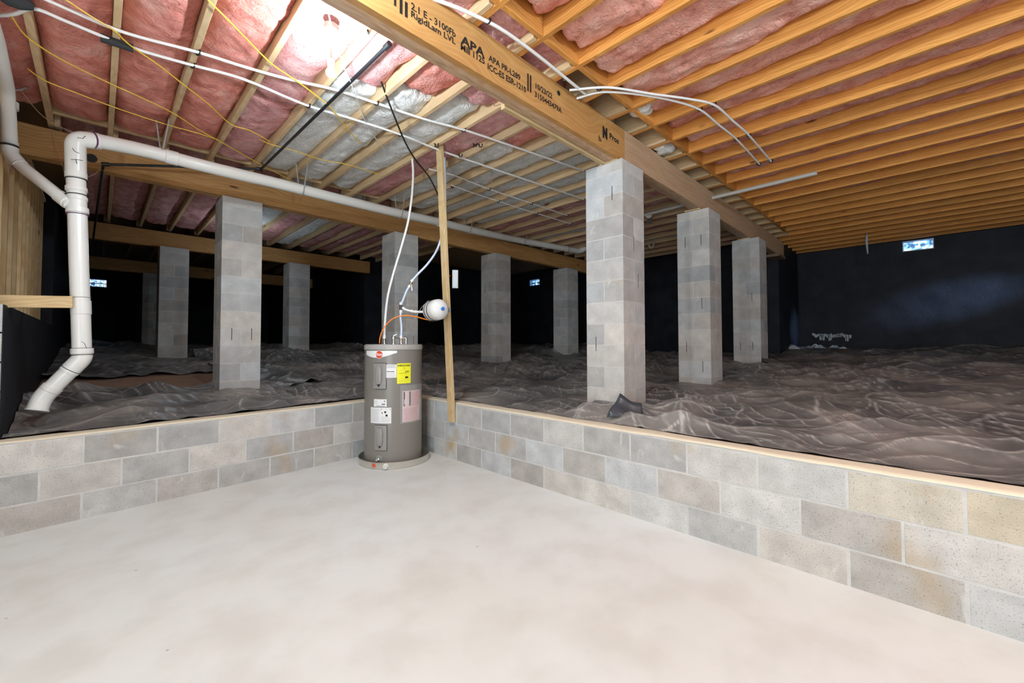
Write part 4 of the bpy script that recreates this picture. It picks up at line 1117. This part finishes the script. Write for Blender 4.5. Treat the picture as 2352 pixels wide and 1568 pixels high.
seg([lo1.lerp(lo2, .3), lo1.lerp(lo2, .85)], .0565, 'slanting_run', stack, O)
seg(fillet([lo1.lerp(lo2, .74), lo2, lo3], .05, 8), .0610, 'end_elbow', stack, O)
# rings / hubs
def ring(p, d, r, l, name, parent, org, mat='pvc'):
    d = Vector(d).normalized(); mb = MB(); p = Vector(p) - org
    mb.tube([p, p + d * .0015, p + d * (l - .0015), p + d * l], [r - .002, r, r, r - .002], 28); return mb.build(name, mat, parent, smooth=True)
dn = (vt[4] - vt[1]).normalized()
def on(px, py, D=SD): return at(px, py, D=D)
for (pa, rr_, l) in (((174.5, 396), .0645, .05), ((175.3, 430), .0640, .035), ((177, 452), .0615, .03), ((177.5, 477), .0665, .045), ((188.2, 800), .0665, .042), ((185.5, 690), .0600, .11)):
    ring(on(*pa), dn, rr_, l, 'hub', stack, O)
for (pa, m_) in (((175, 412), 'ink'), ((176.4, 448), 'ink'), ((178, 492.5), 'purple_primer'), ((184.6, 683), 'grey_cable'), ((188.2, 799), 'purple_primer'), ((188.6, 814), 'ink')):
    ring(on(*pa), dn, .0675 if pa[1] not in (683, 799) else .0610, .0045, 'joint_line', stack, O, m_)
sl = (lo2 - lo1).normalized(); ring(lo1.lerp(lo2, .28), sl, .0622, .005, 'joint_line', stack, O, 'ink'); ring(lo1.lerp(lo2, .80), sl, .0630, .005, 'joint_line', stack, O, 'grey_cable')
ring(lo1.lerp(lo2, .72), sl, .0625, .04, 'hub', stack, O); e3 = (lo3 - lo2).normalized(); ring(lo3 - e3 * .012, e3, .067, .014, 'hub', stack, O)
# long run under the joists
run = [(216, 322, 3.30), (333, 346, 3.62), (480, 384, 3.95), (640, 422, 4.45), (784, 458, 5.0), (900, 486, 5.55), (1000, 508, 6.15), (1100, 532, 6.95), (1200, 553, 7.8), (1300, 571, 8.5), (1335, 574, 8.7)]
rp = poly(run)
top0 = at(176, 362, D=3.25)
seg(fillet([on(174.5, 402), at(173, 318, D=3.25), rp[0] + (rp[1] - rp[0]) * .12], .11, 12), .0625, 'upper_elbow', stack, O)
RO = rp[3].copy(); hr = empty('drain_run', RO); tag(hr, 'long white drain pipe hung under the joists along the girder', 'drain pipe')
seg(spline(rp[:-1], 5), .0572, 'run', hr, RO)
hub_at = lambda i, t_: rp[i].lerp(rp[i + 1], t_)
rd = (rp[1] - rp[0]).normalized(); ring(rp[0], rd, .0615, .02, 'hub', hr, RO); ring(rp[0] - rd * .004, rd, .0630, .005, 'joint_line', hr, RO, 'purple_primer')
q = rp[1].lerp(rp[2], .30); ring(q, rp[2] - rp[1], .0625, .09, 'coupling', hr, RO)
q = rp[6].lerp(rp[7], .05); ring(q, (rp[7] - rp[6]), .066, .12, 'coupling', hr, RO)
el = [rp[9], at(1330, 577, D=8.75), at(1345, 570, D=8.75), at(1347, 552, D=8.72)]
seg(fillet(el, .1, 6), .060, 'end_elbow', hr, RO)
# primer marks
for pts in ([(178, 316, 3.19), (190, 318, 3.19), (196, 312, 3.19)], [(166, 340, 3.19), (172, 348, 3.19), (182, 352, 3.19)], [(163, 366, 3.2), (176, 366, 3.2), (190, 369, 3.2)], [(174, 366, 3.2), (177, 376, 3.2)]):
    mb = MB(); mb.tube([p - O for p in poly(pts)], .0022, 5); mb.build('marker_line', 'ink', stack)
mb = MB(); mb.tube([p - O for p in poly([(187, 784, 3.20), (193, 787, 3.20), (199, 800, 3.20)])], .0016, 5); mb.build('marker_line', 'ink', stack)
# hangers: grey strap loops
hang = [(372, 352, 3.72, 'leftmost grey hanger loop on the long drain pipe'), (693, 435, 4.63, 'grey hanger loop on the drain pipe above the left pier'), (918, 490, 5.65, 'grey hanger loop on the drain pipe left of the post'),
        (1076, 527, 6.75, 'grey hanger loop on the drain pipe just right of the post'), (1202, 553, 7.8, 'grey hanger loop on the drain pipe between post and nearest pier'), (1303, 571, 8.5, 'grey hanger loop nearest the pier on the drain pipe')]
for i, (px, py, D_, lab) in enumerate(hang):
    c = at(px, py, D=D_); k = min(range(len(rp) - 1), key=lambda j: (rp[j] - c).length); d = (rp[k + 1] - rp[k]).normalized(); c = c
    sd = Vector((0, 0, 1)).cross(d).normalized(); pts = []
    for j in range(0, 13):
        a = math.pi + math.pi * j / 12; pts.append(c + (sd * math.cos(a) + Vector((0, 0, 1)) * math.sin(a)) * .061)
    pts = [Vector((pts[0].x - .01, pts[0].y, 3.29)) + d * .05] + pts + [Vector((pts[-1].x, pts[-1].y, 3.29)) - d * .04]
    mb = MB(); mb.tube(pts, .0058, 8, smooth=2); tag(mb.build('pipe_hanger', 'grey_cable', smooth=True), lab, 'pipe hanger', 'strap hangers on the long drain pipe')

# side branch pipe from upper left
BP = [at(-60, -60, D=2.17), at(-10, 95, D=2.66), at(15, 205, D=3.05), at(22, 250, D=3.2), at(22.5, 335, D=3.27), at(32, 368, D=3.27), at(162, 470, D=3.24)]
br = empty('branch_drain', BP[4]); BO = BP[4].copy(); tag(br, 'thinner white drain branch coming down at far left and joining the stack', 'drain pipe')
seg(fillet([BP[0], BP[1], BP[2], BP[4]], .06, 6), .0445, 'upper_run', br, BO)
seg(fillet([at(22.5, 325, D=3.27), at(22.5, 352, D=3.27), BP[5].lerp(BP[6], .12)], .07, 8), .0480, 'elbow', br, BO)
seg([BP[5], BP[6]], .0435, 'slanting_run', br, BO)
bd = (BP[6] - BP[5]).normalized(); ring(BP[5].lerp(BP[6], .80), bd, .0500, .10, 'wye_branch', br, BO); ring(BP[5].lerp(BP[6], .11), bd, .0495, .004, 'joint_line', br, BO, 'purple_primer')
ring(at(21.5, 232, D=3.22), (0, 0, -1), .0515, .06, 'coupling', br, BO)
for py in (231, 249, 333): ring(at(22, py, D=3.245), (0, 0, -1), .0525, .004, 'joint_line', br, BO, 'ink')
mb = MB(); mb.tube(poly([(-6, 190, 3.2), (5, 200, 3.1), (22, 207, 3.08), (50, 205, 3.2), (85, 190, 3.4), (100, 175, 3.6)]), .006, 8, smooth=5); tag(mb.build('pipe_hanger', 'grey_cable', smooth=True), 'grey hanger strap looped round the thinner branch at far left', 'pipe hanger', 'strap hangers on the branch')
# horizontal brace board + stud wall
timber('brace_board', at(-60, 706, Y=4.66), at(168, 707, Y=4.66), .038, .09, 'pine_pale', 'short horizontal wooden brace between left wall and white stack', 'board')
sw = empty('stud_wall', (-.60, 4.5, 1.52)); tag(sw, 'wooden stud wall on the black foundation wall at far left', 'stud wall')
mb = MB(); mb.box((-.045, 0, 0), (.05, 4.2, .038)); mb.build('bottom_plate', 'pine', sw)
mb = MB(); mb.box((-.045, 0, 1.72), (.05, 4.2, 1.758)); mb.build('top_plate', 'pine', sw)
mb = MB(); mb.box((-.06, 0, 0), (-.046, 4.2, 1.76)); mb.build('sheathing', 'osb', sw)
for k in range(13):
    y = .35 + k * .30; o = timber('stud', (-.59, 0, 0), (-.59, 0, 1.68), .089, .038, 'pine_pale', parent=sw, up_=(0, 1, 0))
    o.matrix_basis = Matrix(((0, -1, 0, 0), (0, 0, 1, y), (1, 0, 0, .038), (0, 0, 0, 1)))

# ================================================================== BLACK PIPES, CABLES
def line(name, pts, r, mat, label, cat, group=None, n=8, sm=5):
    mb = MB(); mb.tube(pts, r, n, smooth=sm); return tag(mb.build(name, mat, smooth=True), label, cat, group)
bpA, bpB = at(237, 377, Y=5.62), at(600, 388, Z=3.245)
bpC = at(893, 102, Z=3.245)
mb = MB(); mb.tube(fillet([at(214, 548, Y=9.3), at(233, 405, Y=5.9), bpA, bpB, bpC], .04, 5), .0125, 12)
bpipe = mb.build('black_pipe', 'black_pipe', smooth=True); tag(bpipe, 'thin black pipe crossing in front of the girder and along the joists', 'pipe')
for a, d in ((bpA, bpB - bpA), (bpB, bpA - bpB), (bpC, bpB - bpC)):
    d = d.normalized(); mb = MB(); mb.tube([a - d * .012, a + d * .045], .019, 12); mb.build('pipe_coupling', 'black_pipe', bpipe, smooth=True)
Zp = 3.262
def zl(pts, z=Zp): return [at(px, py, Z=(z if len(q) == 0 else q[0])) for (px, py, *q) in pts]
line('water_line', zl([(60, -22), (165, 25), (290, 76), (455, 120), (560, 153), (660, 181), (770, 206), (865, 237), (970, 272), (1065, 298), (1150, 326), (1260, 364), (1340, 392)]), .0105, 'pex_white', 'upper of two white water lines crossing under the left joists', 'pipe', 'white water lines under the left joists', 10)
line('water_line', zl([(-30, 36), (30, 33), (78, 20), (150, 48), (232, 82), (305, 110), (375, 131), (443, 150), (560, 182), (700, 240), (800, 270), (920, 309), (1010, 345), (1100, 376), (1170, 400), (1260, 430), (1340, 457)]), .0105, 'pex_white', 'lower white water line under the left joists, with black foam sleeve', 'pipe', 'white water lines under the left joists', 10)
mb = MB(); mb.tube([at(231, 86, Z=Zp), at(306, 111, Z=Zp)], .027, 16); tag(mb.build('foam_sleeve', 'sleeve', smooth=True), 'dark grey foam sleeve on the lower white water line', 'sleeve')
mb = MB(); mb.tube(zl([(-20, -30), (20, -8), (48, 4), (78, 16)]), [.035, .05, .045, .02], 12); tag(mb.build('foam_sleeve', 'sleeve', smooth=True), 'dark insulation wrap in the top left corner', 'sleeve')
line('water_line', zl([(985, -6), (1050, 18), (1120, 50), (1165, 76), (1215, 112), (1260, 147), (1300, 180), (1345, 216)], 3.255), .0115, 'pex_white', 'white water line running down above the laminated beam', 'pipe', None, 10)
line('water_line', zl([(1308, 207), (1375, 201), (1420, 203), (1500, 216), (1580, 227), (1640, 241), (1680, 275), (1720, 311), (1771, 371)], 3.25), .0095, 'pex_white', 'upper of two white lines crossing beside the right joists', 'pipe', 'white water lines right of the beam', 10)
line('water_line', zl([(1325, 226), (1365, 214), (1400, 211), (1470, 217), (1550, 232), (1608, 252), (1650, 286), (1693, 321), (1744, 377)], 3.25), .0095, 'pex_white', 'lower of two white lines crossing beside the right joists', 'pipe', 'white water lines right of the beam', 10)
YC = 'yellow electrical cables on the left ceiling'
line('electrical_cable', zl([(140, -8), (205, 35), (262, 70), (285, 92), (310, 112), (365, 150), (425, 197), (480, 240), (530, 285), (575, 300), (620, 325)], 3.25), .0048, 'yellow_cable', 'yellow cable running from the top left past the foam sleeve', 'cable', YC)
line('electrical_cable', zl([(470, -8), (540, 62), (620, 143), (680, 185), (722, 216), (760, 248), (800, 298), (830, 330)], 3.245), .0050, 'yellow_cable', 'yellow cable crossing the top of the photo toward the bulb', 'cable', YC)
line('electrical_cable', zl([(26, 36), (50, 72), (78, 97), (140, 136), (245, 188), (320, 222), (398, 260), (460, 300), (508, 326), (600, 378), (690, 425)], 3.255), .0048, 'yellow_cable', 'yellow cable in the middle of the left ceiling', 'cable', YC)
line('electrical_cable', zl([(64, 158), (105, 186), (180, 215), (245, 240), (320, 266), (390, 288), (455, 306), (500, 321)], 3.255), .0045, 'yellow_cable', 'lowest yellow cable on the left ceiling', 'cable', YC)
line('electrical_cable', zl([(595, 320), (625, 332), (680, 347), (740, 367), (800, 378), (870, 400)], 3.25), .0042, 'yellow_cable', 'short yellow cable beneath the white insulation', 'cable', YC)
line('electrical_cable', zl([(48, 208), (100, 268), (165, 302), (215, 300)], 3.27), .0035, 'tan_cable', 'thin tan cable above the left end of the girder', 'cable')
line('electrical_cable', [at(845, 70, Z=3.25), at(851, 100, D=2.9), at(862, 145, D=3.1), at(882, 205, D=3.3), at(905, 265, D=3.5), at(930, 325, D=3.75), at(955, 368, D=3.95), at(985, 405, D=4.2), at(1005, 445, D=4.4), at(1018, 480, D=4.55)], .0075, 'black_plastic', 'black cable hanging from the laminated beam down behind the post', 'cable', None, 10)
line('bulb_cord', [at(751, 16, Z=3.27), at(764, 70, Z=3.24), at(782, 130, Z=3.22), at(792, 158, Z=3.21), at(806, 190, Z=3.24), at(826, 245, Z=3.26), at(850, 300, Z=3.26), at(885, 345, Z=3.27)], .0042, 'white_string', 'thin white cord running past the light bulb', 'cord')
line('hanging_wire', [at(1134, 232, Z=3.27), at(1140, 290, D=4.2), at(1136, 345, D=4.6), at(1130, 400, D=5.0), at(1129, 432, D=5.2)], .003, 'tan_cable', 'thin tan wire hanging right of the post', 'wire')
line('hanging_wire', [at(1262, 300, Z=3.27), at(1245, 325, D=5.2), at(1222, 352, D=5.5), at(1190, 388, D=5.9)], .003, 'tan_cable', 'thin tan wire hanging beside the laminated beam', 'wire')
line('hanging_wire', [at(232, 380, D=3.95), at(222, 396, D=3.8), at(205, 405, D=3.7), at(188, 406, D=3.6)], .0018, 'tan_cable', 'thin wire by the bored hole in the girder', 'wire')
line('hanging_wire', [at(122, 300, Y=5.7), at(132, 345, Y=5.68), at(143, 380, Y=5.68)], .0018, 'tan_cable', 'thin wire hanging on the left end of the girder', 'wire')
line('water_line', zl([(1036, 425), (1090, 444), (1145, 462), (1190, 477), (1233, 490), (1312, 514)], 3.26), .008, 'pex_white', 'faint water line crossing the far joists beside the nearest pier', 'pipe', None)
line('water_line', zl([(985, 388), (1040, 402), (1123, 434), (1221, 467), (1303, 495)], 3.262), .008, 'pex_white', 'second faint water line crossing the far joists', 'pipe', None)
# white pipe far right parallel to the joists, with elbow and trap
far0, far1 = at(1655, 450, Z=3.2), at(1880, 402, Z=3.2)
X6 = far0.x
mb = MB(); mb.tube([(X6, far1.y, 3.2), (X6, far0.y + .02, 3.2), (X6, at(1480, 497, X=X6).y, 3.19), (X6, 3.6, 3.17)], .024, 14)
fp = mb.build('waste_pipe', 'pvc_dull', smooth=True); tag(fp, 'dull white waste pipe running between the far joists behind the second pier', 'pipe')
e0 = at(1492, 510, X=X6 + .3); mb = MB(); mb.tube(fillet([(X6, at(1490, 500, X=X6).y, 3.17), at(1494, 520, D=8.0), at(1478, 545, D=8.0)], .12, 6), .045, 14); mb.build('elbow', 'pvc_dull', fp, smooth=True)
tr = [at(1502, 538, D=8.3), at(1502, 560, D=8.3), at(1497, 570, D=8.3), at(1491, 567, D=8.3), at(1491, 560, D=8.3)]
mb = MB(); mb.tube([Vector((tr[0].x, tr[0].y, 3.27))] + fillet(tr, .06, 4), .022, 12); tag(mb.build('drain_trap', 'pvc_dull', smooth=True), 'small white hook-shaped trap hanging between the nearest and second pier', 'drain trap')
# bits hanging from the far right joists
def hb(px0, py0, px1, py1, X, r, mat, label, cat):
    mb = MB(); a, b_ = at(px0, py0, X=X), at(px1, py1, X=X); mb.tube([a, a.lerp(b_, .5) + Vector((.01, .01, 0)), b_], [r * .7, r, r * .5], 8); return tag(mb.build('hanging_scrap', mat, smooth=True), label, cat)
hb(1991, 530, 1993, 583, 10.3, .02, 'debris_white', 'ragged pale strip hanging left of the far right vent', 'scrap')
hb(1765, 505, 1769, 530, 8.8, .02, 'debris_white', 'small pale scrap hanging by the far end of the laminated beam', 'scrap')

# cable clips: a U-shaped body and its nail
proto = None
def clip(px, py, label, z=3.262, ang=.6, group='black cable clips under the joists'):
    global proto
    p = at(px, py, Z=z)
    if proto is None:
        proto = empty('cable_clip', p, ang); mb = MB(); pts = [Vector((0, .016 * math.cos(a), .016 * math.sin(a))) for a in [math.pi * k / 8 + math.pi for k in range(9)]]
        mb.tube([Vector((0, -.016, .016))] + pts + [Vector((0, .016, .016))], .006, 8); mb.build('hook', 'black_plastic', proto, smooth=True)
        mb = MB(); mb.tube([(0, .018, -.006), (0, .024, .022)], .004, 6); mb.build('nail', 'black_plastic', proto); r = proto
    else:
        r = proto.copy(); SC.collection.objects.link(r); r.location = p; r.rotation_euler = (0, 0, ang)
        for ch in list(proto.children):
            c = ch.copy(); SC.collection.objects.link(c); c.parent = r
    return tag(r, label, 'clip', group)
for px, py, lab in ((455, 121, 'black clip on the upper white line, third joist'), (443, 151, 'black clip on the lower white line, third joist'), (865, 237, 'black clip on the upper white line right of the bulb'), (708, 243, 'black clip on the lower white line below the bulb'),
                    (919, 309, 'black clip where the black cable crosses the lower line'), (1065, 299, 'black clip on the upper white line right of the post top'), (1003, 333, 'black clip just left of the post top'), (1092, 333, 'left of two close black clips right of the post'),
                    (1104, 334, 'right of two close black clips right of the post'), (1058, 357, 'black clip just right of the post below the pair'), (1007, 395, 'black clip left of the post on the second joist'), (1040, 429, 'black clip right of the post above the drain pipe'),
                    (1123, 434, 'black clip where the tan wire ends'), (1145, 462, 'black clip on the faint line, left'), (1221, 467, 'black clip on the second faint line, middle'), (1233, 490, 'black clip on the faint line, middle'),
                    (1303, 495, 'black clip on the second faint line near the pier'), (1312, 514, 'black clip on the faint line near the pier'), (1120, 48, 'black clip on the white line at the top above the beam'), (1298, 180, 'black clip on the white line by the date stamp'),
                    (1376, 203, 'black clip holding the pair of lines beside the blocking'), (1640, 240, 'upper black clip on the first pair of clips at right'), (1608, 251, 'lower black clip on the first pair of clips at right'),
                    (1720, 311, 'upper black clip on the second pair at right'), (1692, 320, 'lower black clip on the second pair at right'), (1771, 370, 'upper black clip on the third pair at right'), (1743, 377, 'lower black clip on the third pair at right')):
    clip(px, py, lab)

# ================================================================== LAMPS
def lamp(p, label, offx):
    root = empty('ceiling_bulb', p); tag(root, label, 'light bulb')
    mb = MB(); mb.lathe([(.012, .034), (.014, .025), (.024, .012), (.030, -.004), (.027, -.020), (.014, -.032), (.001, -.034)], 20); g = mb.build('glass', 'bulb_glass', root, smooth=True); g.visible_shadow = True
    mb = MB(); mb.lathe([(.016, .030), (.020, .036), (.022, .075), (.006, .085), (.005, .262), (.045, .265), (.045, .299), (.001, .30)], 24); mb.build('lamp_holder', 'porcelain', root, smooth=True)
    return root
for p, lab in ((BULB1, 'glaring bare light bulb under the left joists'),):
    lamp(p, lab, 0)
